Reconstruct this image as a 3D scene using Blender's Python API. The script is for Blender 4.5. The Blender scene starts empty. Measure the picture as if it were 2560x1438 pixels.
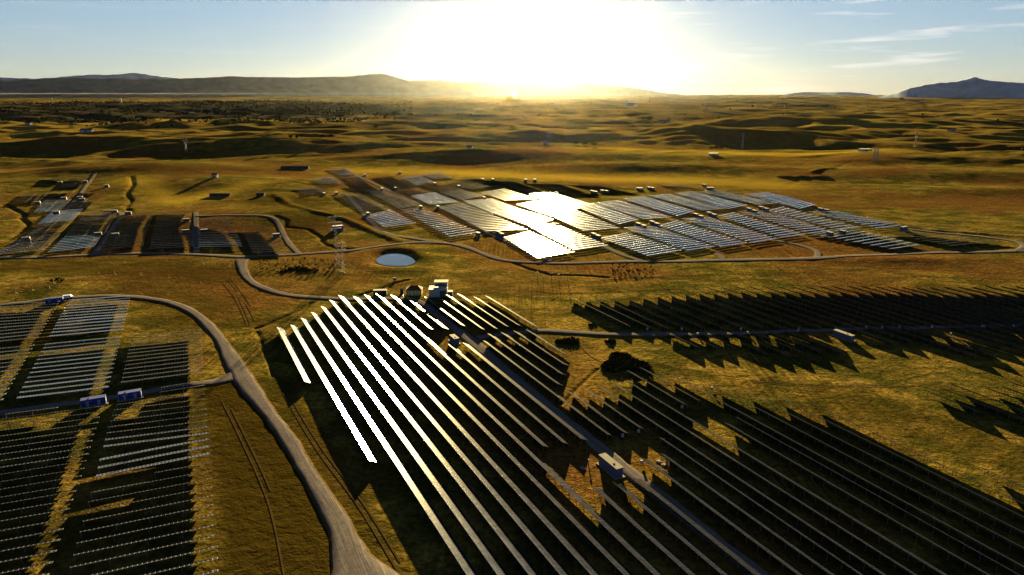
import bpy, bmesh, math, random
import numpy as np
from mathutils import Vector, Matrix

random.seed(7); np.random.seed(7)
R = math.radians
SC = bpy.context.scene
COL = SC.collection

# ------------------------------------------------------------------ camera
CAM_H = 120.0
PITCH = 15.96
F_PX = 1707.0                      # focal length in pixels of the 2560 px wide photograph
cam_d = bpy.data.cameras.new('camera'); cam = bpy.data.objects.new('camera', cam_d); COL.objects.link(cam)
cam_d.sensor_width = 36.0; cam_d.lens = 36.0 * F_PX / 2560.0
cam_d.clip_start = 1.0; cam_d.clip_end = 200000.0
cam.location = (0, 0, CAM_H); cam.rotation_euler = (R(90 - PITCH), 0, 0)
SC.camera = cam

# ------------------------------------------------------------------ light
SUN_EL, SUN_AZ = 7.2, 1.8          # degrees; azimuth clockwise from +Y
EXPO = 3.85
sun_d = bpy.data.lights.new('sun', 'SUN'); sun = bpy.data.objects.new('sun', sun_d); COL.objects.link(sun)
sun_d.energy = 5.0; sun_d.angle = R(0.53); sun_d.color = (1.0, 0.76, 0.31)
sdir = Vector((math.sin(R(SUN_AZ)) * math.cos(R(SUN_EL)), math.cos(R(SUN_AZ)) * math.cos(R(SUN_EL)), math.sin(R(SUN_EL))))
sun.rotation_euler = sdir.to_track_quat('Z', 'Y').to_euler()
sun.location = (0, 0, 300)

world = bpy.data.worlds.new('World'); SC.world = world; world.use_nodes = True
wn = world.node_tree; bg = wn.nodes['Background']
sky = wn.nodes.new('ShaderNodeTexSky'); sky.sky_type = 'NISHITA'; sky.sun_disc = False
sky.sun_elevation = R(SUN_EL); sky.sun_rotation = R(SUN_AZ)
sky.altitude = 700; sky.air_density = 1.0; sky.dust_density = 0.12; sky.ozone_density = 3.0
def wnode(t, **kw):
    n = wn.nodes.new(t)
    for k, v in kw.items(): setattr(n, k, v)
    return n
def wvec(op, a, b):
    n = wnode('ShaderNodeVectorMath', operation=op)
    for i, s in enumerate((a, b)):
        if isinstance(s, (tuple, list)): n.inputs[i].default_value = s
        else: wn.links.new(s, n.inputs[i])
    return n.outputs[0]
c = wvec('MULTIPLY', sky.outputs[0], (.05, .05, .05))
g = wnode('ShaderNodeGamma'); g.inputs[1].default_value = 0.62; wn.links.new(c, g.inputs[0])
k = 10.0 / 2 ** EXPO
c = wvec('MULTIPLY', g.outputs[0], (1.25 * k, 1.31 * k, 1.51 * k))
# thin cirrus streaks high in the sky, part of the sky itself
tc = wnode('ShaderNodeTexCoord')
mp = wnode('ShaderNodeMapping'); mp.inputs['Scale'].default_value = (5.0, 5.0, 60.0)
wn.links.new(tc.outputs['Generated'], mp.inputs[0])
nz = wnode('ShaderNodeTexNoise'); nz.inputs['Scale'].default_value = 1.5; nz.inputs['Detail'].default_value = 6; nz.inputs['Distortion'].default_value = .35
wn.links.new(mp.outputs[0], nz.inputs[0])
rp = wnode('ShaderNodeMapRange'); rp.inputs[1].default_value = .56; rp.inputs[2].default_value = .74; rp.inputs[3].default_value = 0; rp.inputs[4].default_value = .7
wn.links.new(nz.outputs[0], rp.inputs[0])
sx = wnode('ShaderNodeSeparateXYZ'); wn.links.new(tc.outputs['Generated'], sx.inputs[0])
rx = wnode('ShaderNodeMapRange'); rx.inputs[1].default_value = 0.; rx.inputs[2].default_value = .3; rx.inputs[3].default_value = .12; rx.inputs[4].default_value = 1.; wn.links.new(sx.outputs[0], rx.inputs[0])
rm = wnode('ShaderNodeMath', operation='MULTIPLY'); wn.links.new(rp.outputs[0], rm.inputs[0]); wn.links.new(rx.outputs[0], rm.inputs[1])
mx = wnode('ShaderNodeMix', data_type='RGBA', blend_type='MIX')
wn.links.new(rm.outputs[0], mx.inputs[0]); wn.links.new(c, mx.inputs[6]); mx.inputs[7].default_value = (1.0 * k, .97 * k, .95 * k, 1)
wn.links.new(mx.outputs[2], bg.inputs[0]); bg.inputs[1].default_value = 0.10

SC.view_settings.view_transform = 'Standard'; SC.view_settings.look = 'None'
SC.view_settings.exposure = EXPO; SC.view_settings.gamma = 1.0
SC.render.engine = 'CYCLES'
SC.cycles.use_denoising = True
SC.cycles.max_bounces = 5; SC.cycles.diffuse_bounces = 2; SC.cycles.glossy_bounces = 3
SC.cycles.transmission_bounces = 2; SC.cycles.volume_bounces = 0; SC.cycles.transparent_max_bounces = 6
SC.cycles.sample_clamp_indirect = 4.0

# ------------------------------------------------------------------ noise and terrain height
_T = np.random.RandomState(11).rand(256, 256)
def vnoise(x, y):
    x = np.asarray(x, float); y = np.asarray(y, float)
    xi = np.floor(x).astype(int); yi = np.floor(y).astype(int)
    fx = x - xi; fy = y - yi
    fx = fx * fx * fx * (fx * (fx * 6 - 15) + 10); fy = fy * fy * fy * (fy * (fy * 6 - 15) + 10)
    a = _T[xi & 255, yi & 255]; b = _T[(xi + 1) & 255, yi & 255]; c_ = _T[xi & 255, (yi + 1) & 255]; d = _T[(xi + 1) & 255, (yi + 1) & 255]
    return (a * (1 - fx) + b * fx) * (1 - fy) + (c_ * (1 - fx) + d * fx) * fy
def fbm(x, y, o=3):
    s = 0; a = 1; t = 0
    for i in range(o):
        s = s + a * vnoise(x * 2 ** i + 17.3 * i, y * 2 ** i + 9.1 * i); t += a; a *= .5
    return s / t
def sstep(a, b, x):
    t = np.clip((x - a) / (b - a), 0, 1); return t * t * (3 - 2 * t)

CP, SP = math.cos(R(PITCH)), math.sin(R(PITCH))
def ray(px, py):
    u = px - 1280.0; v = py - 719.0
    return u, F_PX * CP - v * SP, -(F_PX * SP + v * CP)
def G0(px, py):
    x, y, z = ray(px, py); t = CAM_H / -z
    return np.array([x * t, y * t])

def poly_dist(X, Y, pts):
    best = np.full(X.shape, 1e9)
    for (x0, y0), (x1, y1) in zip(pts[:-1], pts[1:]):
        dx, dy = x1 - x0, y1 - y0; L = dx * dx + dy * dy + 1e-9
        t = np.clip(((X - x0) * dx + (Y - y0) * dy) / L, 0, 1)
        best = np.minimum(best, np.hypot(X - x0 - t * dx, Y - y0 - t * dy))
    return best
def P0(l): return [tuple(G0(*p)) for p in l]
# ditches, creeks and banks: (polyline, height, half width)
CUTS = [
    (P0([(640, 820), (665, 812), (700, 796), (740, 780), (778, 757)]), -.8, 1.4),
    (P0([(646, 830), (655, 862), (672, 900), (684, 940)]), -.7, 1.0),
    (P0([(690, 552), (718, 560), (712, 572), (770, 576), (800, 592), (812, 610), (846, 622), (900, 622), (975, 612)]), -1.2, 1.8),
    (P0([(684, 492), (730, 522), (790, 540), (846, 548), (900, 566), (1000, 606)]), 1.5, 5.0),
    (P0([(12, 512), (60, 536), (55, 548), (70, 560), (48, 582), (20, 600)]), -1.5, 2.2),
    (P0([(330, 452), (334, 470), (316, 488), (328, 502), (314, 520), (326, 528)]), -1.5, 2.0),
    (P0([(1285, 658), (1320, 672), (1380, 688), (1480, 690), (1518, 694)]), -.9, 1.8),
    (P0([(900, 738), (950, 722), (985, 708), (1020, 700)]), -.9, 1.4),
    (P0([(1945, 447), (1970, 449), (2020, 449), (2066, 451)]), 3.0, 5.0),
    (P0([(2030, 440), (2055, 434), (2080, 431)]), 2.5, 5.0),
    (P0([(1740, 462), (1830, 466), (1940, 490), (2060, 525), (2200, 560), (2340, 578), (2560, 592)]), 1.0, 3.0),
    (P0([(1404, 1010), (1440, 972), (1494, 921)]), -.5, .8),
    (P0([(1800, 842), (1950, 838)]), .1, 2.0),
    (P0([(1960, 470), (2050, 440), (2100, 420), (2150, 400)]), -.5, 2.0),
    (P0([(1240, 430), (1420, 424), (1700, 430), (1940, 436)]), -.5, 2.0),
    (P0([(1450, 425), (1560, 402), (1640, 396)]), -.5, 2.0),
]
# broad swells: (pixel centre, half width along view x, half depth, height)
SWELL = [((640, 545), 90, 60, 6), ((560, 462), 130, 80, 9), ((300, 432), 160, 90, 12), ((740, 500), 40, 50, 4),
         ((2400, 440), 260, 90, 11), ((2250, 395), 300, 120, 10), ((1650, 424), 190, 60, 9), ((1150, 400), 240, 80, 12),
         ((1880, 345), 300, 150, 22), ((1330, 395), 220, 100, 6), ((700, 372), 260, 110, 16), ((240, 365), 300, 150, 16),
         ((2250, 650), 60, 14, 1.6), ((60, 715), 50, 20, 1.2), ((2470, 480), 120, 40, 4), ((1450, 340), 350, 160, 14),
         ((960, 320), 400, 200, 20), ((2100, 315), 500, 220, 28), ((450, 315), 500, 220, 26)]
SWELL = [(tuple(G0(*p)), a, b, h) for p, a, b, h in SWELL]
POND = G0(988, 646)
def height(X, Y):
    X = np.asarray(X, float); Y = np.asarray(Y, float)
    r = np.hypot(X, Y)
    z = .9 * (fbm(X / 140 + 3, Y / 140, 3) - .5) + .35 * (fbm(X / 14, Y / 14, 2) - .5) * sstep(40, 400, r)
    far = sstep(900, 1900, r + 120 * (fbm(X / 500, Y / 500, 1) - .5))
    rid = 1 - np.abs(2 * fbm((X + .3 * Y) / 760 + 40, (Y - .2 * X) / 420 + 7, 3) - 1)
    rid2 = 1 - np.abs(2 * fbm((X * .8 - .6 * Y) / 330 + 14, (Y * .8 + .5 * X) / 210 + 77, 3) - 1)
    rid3 = 1 - np.abs(2 * fbm((X + .5 * Y) / 170 + 71, (Y - .4 * X) / 85 + 33, 2) - 1)
    z = z + far * (17 * (rid2 - .72) + 6 * (rid3 - .7))
    z = z + far * (24 * (rid - .72) + 16 * (fbm(X / 330 + 5, Y / 190 + 60, 3) - .5) + 10 * (fbm(X / 150 + 8, Y / 80 + 3, 3) - .5))
    vf = sstep(3500, 9000, r)
    z = z + vf * (70 * (fbm(X / 2600 + 9, Y / 1500 + 4, 3) - .52))
    z = z + sstep(2000, 4000, r) * 26 * (fbm(X / 900 + 2, Y / 420 + 21, 3) - .5)
    z = z - 6 * sstep(1200, 4000, r)
    # wooded plateau far on the left
    pl = sstep(.9, .3, np.hypot((X + 2600) / 2500, (Y - 5200) / 2600))
    z = z + 42 * pl
    for (cx, cy), a, b, h in SWELL:
        m = (np.abs(X - cx) < 3 * a) & (np.abs(Y - cy) < 3 * b)
        if m.any():
            e = np.exp(-((X - cx) / a) ** 2 - ((Y - cy) / b) ** 2) * h
            z = z + np.where(m, e, 0)
    for pts, h, w in CUTS:
        xs = [p[0] for p in pts]; ys = [p[1] for p in pts]
        m = (X > min(xs) - 4 * w) & (X < max(xs) + 4 * w) & (Y > min(ys) - 4 * w) & (Y < max(ys) + 4 * w)
        if m.any():
            d = poly_dist(X[m] if X.ndim else X[None], Y[m] if Y.ndim else Y[None], pts)
            add = h * np.exp(-(d / w) ** 2)
            if X.ndim:
                z = z.copy(); z[m] = z[m] + add
            else: z = z + float(add[0])
    # the pond: a bowl with a raised bank
    dx = (X - POND[0]) / 1.0; dy = (Y - POND[1]) / 1.15
    d = np.hypot(dx + .15 * dy, dy)
    th = np.arctan2(dy, dx)
    d = d * (1 + .10 * np.sin(2 * th + 1) + .05 * np.sin(3 * th))
    ring = .8 * np.exp(-((d - 30) / 8) ** 2) - 2.6 * sstep(26, 9, d)
    z = np.where(d < 70, z * sstep(20, 60, d) + ring, z)
    return z
def hz(x, y): return float(height(np.array([x]), np.array([y]))[0])
def G(px, py):
    """the place on the ground that shows at a pixel of the photograph"""
    x, y, z = ray(px, py)
    hyp = math.hypot(x, y)
    if py > 560:
        t = CAM_H / -z
        for i in range(5):
            t = (CAM_H - hz(x * t, y * t)) / -z
        return Vector((x * t, y * t, hz(x * t, y * t)))
    ts = np.exp(np.linspace(math.log(500), math.log(26000), 1600)) / hyp
    d = CAM_H + z * ts - height(x * ts, y * ts)
    i = int(np.argmax(d < 0)) if (d < 0).any() else len(ts) - 1
    t = ts[i]
    if i > 0 and d[i] < 0:
        f = d[i - 1] / (d[i - 1] - d[i]); t = ts[i - 1] + f * (ts[i] - ts[i - 1])
    return Vector((x * t, y * t, hz(x * t, y * t)))

# ------------------------------------------------------------------ materials
def mat(name):
    m = bpy.data.materials.new(name); m.use_nodes = True
    nt = m.node_tree; b = nt.nodes['Principled BSDF']
    return m, nt, b
def N(nt, t, **kw):
    n = nt.nodes.new(t)
    for k_, v in kw.items(): setattr(n, k_, v)
    return n
def L(nt, a, b): nt.links.new(a, b)
def noise(nt, vec, scale, detail=3, rough=.55, dist=0):
    n = N(nt, 'ShaderNodeTexNoise'); n.inputs['Scale'].default_value = scale; n.inputs['Detail'].default_value = detail
    n.inputs['Roughness'].default_value = rough; n.inputs['Distortion'].default_value = dist
    if vec is not None: L(nt, vec, n.inputs['Vector'])
    return n.outputs[0]
def rng(nt, v, a, b, c_=0., d=1.):
    n = N(nt, 'ShaderNodeMapRange'); L(nt, v, n.inputs[0])
    for i, x in enumerate((a, b, c_, d)): n.inputs[i + 1].default_value = x
    return n.outputs[0]
def mixc(nt, f, a, b, blend='MIX'):
    n = N(nt, 'ShaderNodeMix', data_type='RGBA', blend_type=blend)
    if isinstance(f, float): n.inputs[0].default_value = f
    else: L(nt, f, n.inputs[0])
    for i, s in ((6, a), (7, b)):
        if isinstance(s, tuple): n.inputs[i].default_value = (*s, 1)
        else: L(nt, s, n.inputs[i])
    return n.outputs[2]
def scaled(nt, vec, s):
    n = N(nt, 'ShaderNodeMapping'); n.inputs['Scale'].default_value = s; L(nt, vec, n.inputs[0]); return n.outputs[0]
def mathn(nt, op, a, b=None):
    n = N(nt, 'ShaderNodeMath', operation=op)
    for i, s in enumerate((a, b)):
        if s is None: continue
        if isinstance(s, (int, float)): n.inputs[i].default_value = s
        else: L(nt, s, n.inputs[i])
    return n.outputs[0]

def simple(name, col, rough=.6, metal=0., var=.15, scale=1.5, spec=.5):
    m, nt, b = mat(name)
    tc_ = N(nt, 'ShaderNodeTexCoord')
    n = noise(nt, tc_.outputs['Object'], scale, 4)
    f = rng(nt, n, .3, .7)
    c_ = mixc(nt, f, tuple(x * (1 - var) for x in col), tuple(min(1, x * (1 + var)) for x in col))
    L(nt, c_, b.inputs['Base Color']); b.inputs['Roughness'].default_value = rough; b.inputs['Metallic'].default_value = metal
    b.inputs['Specular IOR Level'].default_value = spec
    return m

def ground_material():
    m, nt, b = mat('dry_grassland')
    geo = N(nt, 'ShaderNodeNewGeometry'); pos = geo.outputs['Position']
    big = noise(nt, scaled(nt, pos, (.006, .006, .006)), 1.0, 4, .6, .4)
    mid = noise(nt, scaled(nt, pos, (.035, .05, .05)), 1.0, 5, .6, .6)
    fine = noise(nt, scaled(nt, pos, (.5, .5, .5)), 1.0, 4, .65)
    tuft = noise(nt, scaled(nt, pos, (1.6, 1.6, 1.6)), 1.0, 3, .7)
    straw, olive, rust = (.098, .067, .0135), (.026, .0255, .0045), (.056, .027, .0078)
    c_ = mixc(nt, rng(nt, mid, .40, .58), straw, olive)
    sm_ = noise(nt, scaled(nt, pos, (.16, .2, .2)), 1.0, 5, .65, .8)
    c_ = mixc(nt, rng(nt, sm_, .46, .62, 0, .75), c_, (.034, .027, .006))
    c_ = mixc(nt, rng(nt, big, .46, .60, 0, .9), c_, rust)
    # far fields: patches of stubble, fallow and pasture
    v = N(nt, 'ShaderNodeTexVoronoi'); v.inputs['Scale'].default_value = 1.0; v.inputs['Randomness'].default_value = 1
    L(nt, scaled(nt, pos, (.0016, .0032, 0.)), v.inputs['Vector'])
    sep = N(nt, 'ShaderNodeSeparateXYZ'); L(nt, pos, sep.inputs[0])
    farf = rng(nt, sep.outputs[1], 1300., 2200.)
    s2 = N(nt, 'ShaderNodeSeparateColor'); L(nt, v.outputs['Color'], s2.inputs[0])
    patch = mixc(nt, rng(nt, s2.outputs[0], .0, 1.), (.040, .030, .008), (.15, .098, .017))
    patch = mixc(nt, .5, patch, c_)
    ve = N(nt, 'ShaderNodeTexVoronoi', feature='DISTANCE_TO_EDGE'); ve.inputs['Scale'].default_value = 1.0; L(nt, scaled(nt, pos, (.0016, .0032, 0.)), ve.inputs['Vector'])
    patch = mixc(nt, rng(nt, ve.outputs[0], .006, .016, .75, 0.), patch, (.012, .011, .004))
    c_ = mixc(nt, farf, c_, patch)
    dark = rng(nt, fine, .35, .68, .50, 1.25)
    c_ = mixc(nt, 1.0, c_, dark, 'MULTIPLY')
    mpp = N(nt, 'ShaderNodeMapping'); mpp.inputs['Rotation'].default_value = (0, 0, -.46); mpp.inputs['Scale'].default_value = (.75, .02, .1); L(nt, pos, mpp.inputs[0])
    streak = noise(nt, mpp.outputs[0], 1.0, 4, .6, .3)
    sm = rng(nt, noise(nt, scaled(nt, pos, (.012, .012, .012)), 1.0, 2), .42, .6)
    sv = N(nt, 'ShaderNodeMix', data_type='FLOAT'); L(nt, sm, sv.inputs[0]); sv.inputs[2].default_value = 1.0; L(nt, rng(nt, streak, .35, .65, .55, 1.25), sv.inputs[3])
    c_ = mixc(nt, 1.0, c_, sv.outputs[0], 'MULTIPLY')
    bare = rng(nt, noise(nt, scaled(nt, pos, (.07, .07, .07)), 1.0, 6, .7, 1.0), .60, .70, 0, .7)
    c_ = mixc(nt, bare, c_, (.095, .062, .026))
    dots = rng(nt, tuft, .28, .40, .35, 1.)
    c_ = mixc(nt, 1.0, c_, dots, 'MULTIPLY')
    at = N(nt, 'ShaderNodeAttribute'); at.attribute_name = 'scrub'
    c_ = mixc(nt, at.outputs['Fac'], c_, (.014, .013, .008))
    at = N(nt, 'ShaderNodeAttribute'); at.attribute_name = 'gold'
    c_ = mixc(nt, at.outputs['Fac'], c_, (.135, .092, .011))
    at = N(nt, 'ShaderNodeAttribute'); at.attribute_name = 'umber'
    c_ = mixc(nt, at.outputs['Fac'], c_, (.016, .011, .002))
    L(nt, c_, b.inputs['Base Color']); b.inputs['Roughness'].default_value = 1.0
    b.inputs['Specular IOR Level'].default_value = 0.0
    bp = N(nt, 'ShaderNodeBump'); bp.inputs['Strength'].default_value = .85; bp.inputs['Distance'].default_value = .55
    lump = noise(nt, scaled(nt, pos, (.16, .16, .16)), 1.0, 4, .6, .5)
    h = mathn(nt, 'ADD', mathn(nt, 'ADD', mathn(nt, 'MULTIPLY', fine, .8), mathn(nt, 'MULTIPLY', tuft, .35)), mathn(nt, 'MULTIPLY', lump, 1.6))
    L(nt, h, bp.inputs['Height']); L(nt, bp.outputs[0], b.inputs['Normal'])
    # dry straw shines towards a low sun; extra far gloss imitates veiling glow
    gl = N(nt, 'ShaderNodeBsdfGlossy'); gl.inputs['Roughness'].default_value = .8; L(nt, mixc(nt, 1.0, c_, (7., 7.2, 8.), 'MULTIPLY'), gl.inputs['Color']); L(nt, bp.outputs[0], gl.inputs['Normal'])
    ms = N(nt, 'ShaderNodeMixShader'); L(nt, mathn(nt, 'ADD', mathn(nt, 'MULTIPLY', farf, .022), .015), ms.inputs[0])
    L(nt, b.outputs[0], ms.inputs[1]); L(nt, gl.outputs[0], ms.inputs[2]); L(nt, ms.outputs[0], nt.nodes['Material Output'].inputs['Surface'])
    return m

def gravel_material():
    m, nt, b = mat('pale_gravel')
    uv = N(nt, 'ShaderNodeUVMap')
    geo = N(nt, 'ShaderNodeNewGeometry'); pos = geo.outputs['Position']
    sep = N(nt, 'ShaderNodeSeparateXYZ'); L(nt, uv.outputs[0], sep.inputs[0])
    across = sep.outputs[1]
    # two worn wheel tracks
    w = N(nt, 'ShaderNodeTexWave'); w.inputs['Scale'].default_value = .62; w.inputs['Distortion'].default_value = 1.2; w.inputs['Detail'].default_value = 3
    w.bands_direction = 'Y'; L(nt, scaled(nt, uv.outputs[0], (.06, 1, 1)), w.inputs[0])
    st = noise(nt, scaled(nt, uv.outputs[0], (.05, 2.2, 1)), 1.0, 5, .65)
    n = noise(nt, scaled(nt, pos, (.8, .8, .8)), 1.0, 4, .6)
    c_ = mixc(nt, rng(nt, st, .32, .68), (.030, .028, .033), (.100, .086, .084))
    c_ = mixc(nt, rng(nt, w.outputs[1], .2, .9, 0, .35), c_, (.075, .063, .058))
    c_ = mixc(nt, 1.0, c_, rng(nt, n, .3, .7, .75, 1.15), 'MULTIPLY')
    L(nt, c_, b.inputs['Base Color']); b.inputs['Roughness'].default_value = 1.; b.inputs['Specular IOR Level'].default_value = 0.
    bp = N(nt, 'ShaderNodeBump'); bp.inputs['Strength'].default_value = .3; bp.inputs['Distance'].default_value = .1
    L(nt, st, bp.inputs['Height']); L(nt, bp.outputs[0], b.inputs['Normal'])
    return m

def panel_material(name, rough, mod_u, mod_v, tint=(.003, .0045, .012), line=(.035, .033, .030), lw=.03, spec=(.80, .88, 1., 1)):
    """glass modules in aluminium frames: the seams run every mod_u along and every mod_v across"""
    m, nt, b = mat(name)
    uv = N(nt, 'ShaderNodeUVMap'); sep = N(nt, 'ShaderNodeSeparateXYZ'); L(nt, uv.outputs[0], sep.inputs[0])
    def lines(s, mod):
        f = mathn(nt, 'FRACT', mathn(nt, 'DIVIDE', s, mod))
        f = mathn(nt, 'ABSOLUTE', mathn(nt, 'SUBTRACT', f, .5))
        return mathn(nt, 'GREATER_THAN', f, .5 - lw / mod)
    seam = mathn(nt, 'MAXIMUM', lines(sep.outputs[0], mod_u), lines(sep.outputs[1], mod_v))
    # a slightly different glass from module to module
    wn_ = N(nt, 'ShaderNodeTexWhiteNoise', noise_dimensions='2D')
    fl = N(nt, 'ShaderNodeVectorMath', operation='FLOOR'); dv = N(nt, 'ShaderNodeVectorMath', operation='DIVIDE')
    L(nt, uv.outputs[0], dv.inputs[0]); dv.inputs[1].default_value = (mod_u, mod_v, 1); L(nt, dv.outputs[0], fl.inputs[0]); L(nt, fl.outputs[0], wn_.inputs[0])
    glass = mixc(nt, wn_.outputs[0], tuple(x * .7 for x in tint), tuple(x * 1.5 for x in tint))
    c_ = mixc(nt, seam, glass, line)
    L(nt, c_, b.inputs['Base Color'])
    r_ = mathn(nt, 'ADD', mathn(nt, 'MULTIPLY', wn_.outputs[0], .02), rough)
    L(nt, r_, b.inputs['Roughness']); b.inputs['IOR'].default_value = 1.5; b.inputs['Specular Tint'].default_value = spec
    return m

M = {}
M['ground'] = ground_material()
M['gravel'] = gravel_material()
M['bank'] = simple('road_shoulder_soil', (.045, .030, .012), 1., var=.3, scale=.4, spec=0.)
M['rut'] = simple('bare_dark_soil', (.030, .020, .009), 1., var=.3, scale=.4, spec=0.)
M['fixed'] = panel_material('dark_glass_modules', .155, 1.0, 2.0, spec=(1., .80, .42, 1), lw=.045)
M['fixed'].node_tree.nodes['Principled BSDF'].inputs['Specular IOR Level'].default_value = .33
M['track'] = panel_material('tracker_glass_modules', .14, 1.13, 2.1, line=(.10, .10, .11), lw=.075)
M['trackfar'] = panel_material('distant_glass_modules', .115, 1.13, 2.1, lw=.02)
M['steel'] = simple('galvanised_steel', (.10, .10, .105), .7, 0., spec=.2)
M['shadedback'] = simple('shaded_backsheet', (.03, .033, .045), .6, spec=.2)  # underside shade darkened into the colour; the backsheet itself is pale
M['kiosk'] = simple('lavender_grey_metal', (.05, .05, .10), .6, spec=.2)
M['kioskblue'] = simple('blue_painted_metal', (.012, .022, .14), .5, spec=.2)
M['kioskroof'] = simple('pale_roof_sheet', (.09, .08, .07), .9, scale=3, spec=.04)
M['concrete'] = simple('concrete', (.10, .09, .08), .9, var=.25, spec=.04)
M['door'] = simple('grey_door_metal', (.12, .13, .20), .5)
M['yellow'] = simple('yellow_render', (.36, .24, .035), .9, spec=.04)
M['tile'] = simple('brown_roof_tiles', (.07, .03, .016), .9, var=.35, scale=3, spec=.04)
M['white'] = simple('white_cladding', (.20, .20, .22), .8, spec=.04)
M['dark'] = simple('dark_opening', (.02, .02, .025), .6)
M['pane'] = simple('window_glass', (.30, .42, .55), .15)
M['shed'] = simple('dark_slate_cladding', (.03, .03, .04), .8, spec=.04)
M['water'] = simple('pond_water', (.015, .03, .05), .03, var=.1)
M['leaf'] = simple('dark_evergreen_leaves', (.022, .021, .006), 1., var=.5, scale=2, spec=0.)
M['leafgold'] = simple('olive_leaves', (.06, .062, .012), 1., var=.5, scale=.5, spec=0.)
M['bark'] = simple('bark', (.07, .05, .035), .9)
M['hillhaze'] = simple('haze_tinted_rock', (.13, .165, .23), .95, var=.25, scale=.003, spec=0.)  # pale blue of distance haze is put into the rock colour
M['hill'] = simple('haze_tinted_scrub', (.034, .040, .052), .95, var=.35, scale=.004, spec=.04)  # blue of the air and shade is mixed into the scrub colour
M['stake'] = simple('pale_timber', (.30, .24, .12), .9, spec=.04)
M['vanwhite'] = simple('white_van_paint', (.35, .40, .50), .4)
M['tyre'] = simple('black_rubber', (.02, .02, .02), .8)
M['silo'] = simple('weathered_concrete', (.30, .27, .22), .9, spec=.04)

# ------------------------------------------------------------------ building helpers
def link(name, me, m=None, parent=None):
    o = bpy.data.objects.new(name, me); COL.objects.link(o)
    if m is not None: me.materials.append(m)
    if parent is not None: o.parent = parent
    return o
def tag(o, label=None, cat=None, group=None, kind=None):
    if label: o['label'] = label
    if cat: o['category'] = cat
    if group: o['group'] = group
    if kind: o['kind'] = kind
    return o
def empty(name, loc, rz=0.):
    o = bpy.data.objects.new(name, None); COL.objects.link(o); o.location = loc; o.rotation_euler = (0, 0, rz); o.empty_display_size = 1; return o
class MB:
    def __init__(s): s.v = []; s.f = []; s.uv = []; s.mi = []
    def face(s, pts, uv=None, mi=0):
        i = len(s.v); s.v += [tuple(p) for p in pts]; s.f.append(tuple(range(i, i + len(pts))))
        s.uv += uv if uv else [(0, 0)] * len(pts); s.mi.append(mi)
    def prism8(s, a, mi=0):
        """a: 8 corners, bottom four then top four, counter-clockwise from above"""
        for q in ((3, 2, 1, 0), (4, 5, 6, 7), (0, 1, 5, 4), (1, 2, 6, 5), (2, 3, 7, 6), (3, 0, 4, 7)):
            s.face([a[j] for j in q], mi=mi)
    def box(s, x0, x1, y0, y1, z0, z1, mi=0):
        s.prism8([(x0, y0, z0), (x1, y0, z0), (x1, y1, z0), (x0, y1, z0), (x0, y0, z1), (x1, y0, z1), (x1, y1, z1), (x0, y1, z1)], mi)
    def bar(s, p, q, w, mi=0):
        p = Vector(p); q = Vector(q); d = (q - p).normalized()
        u = d.cross(Vector((0, 0, 1)));
        if u.length < .05: u = d.cross(Vector((0, 1, 0)))
        u.normalize(); v = d.cross(u).normalized(); u *= w / 2; v *= w / 2
        s.prism8([p - u - v, p + u - v, p + u + v, p - u + v, q - u - v, q + u - v, q + u + v, q - u + v], mi)
    def cyl(s, x, y, z0, z1, r0, r1=None, n=10, cap=True, mi=0):
        r1 = r0 if r1 is None else r1
        a = [(x + r0 * math.cos(2 * math.pi * i / n), y + r0 * math.sin(2 * math.pi * i / n), z0) for i in range(n)]
        b = [(x + r1 * math.cos(2 * math.pi * i / n), y + r1 * math.sin(2 * math.pi * i / n), z1) for i in range(n)]
        for i in range(n): s.face([a[i], a[(i + 1) % n], b[(i + 1) % n], b[i]], mi=mi)
        if cap: s.face(b, mi=mi); s.face(a[::-1], mi=mi)
    def build(s, name, m, parent=None):
        me = bpy.data.meshes.new(name); me.from_pydata(s.v, [], s.f)
        l = me.uv_layers.new(name='UVMap'); l.data.foreach_set('uv', np.array(s.uv, 'f').ravel())
        mm = m if isinstance(m, (list, tuple)) else [m]
        for x in mm: me.materials.append(x)
        if len(mm) > 1: me.polygons.foreach_set('material_index', s.mi)
        me.update()
        o = bpy.data.objects.new(name, me); COL.objects.link(o)
        if parent is not None: o.parent = parent
        return o
def copy_tree(o, parent=None):
    c_ = o.copy(); COL.objects.link(c_)
    if parent is not None: c_.parent = parent
    for ch in list(o.children): copy_tree(ch, c_)
    return c_
ORD = ('first second third fourth fifth sixth seventh eighth ninth tenth eleventh twelfth thirteenth fourteenth fifteenth sixteenth '
       'seventeenth eighteenth nineteenth twentieth').split()
TENS = {20: 'twenty', 30: 'thirty', 40: 'forty', 50: 'fifty', 60: 'sixty', 70: 'seventy', 80: 'eighty'}
def ordw(i):
    n = i + 1
    if n <= 20: return ORD[i]
    t, u = n // 10 * 10, n % 10
    return TENS[t][:-1] + 'ieth' if u == 0 else TENS[t] + '-' + ORD[u - 1]

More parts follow.
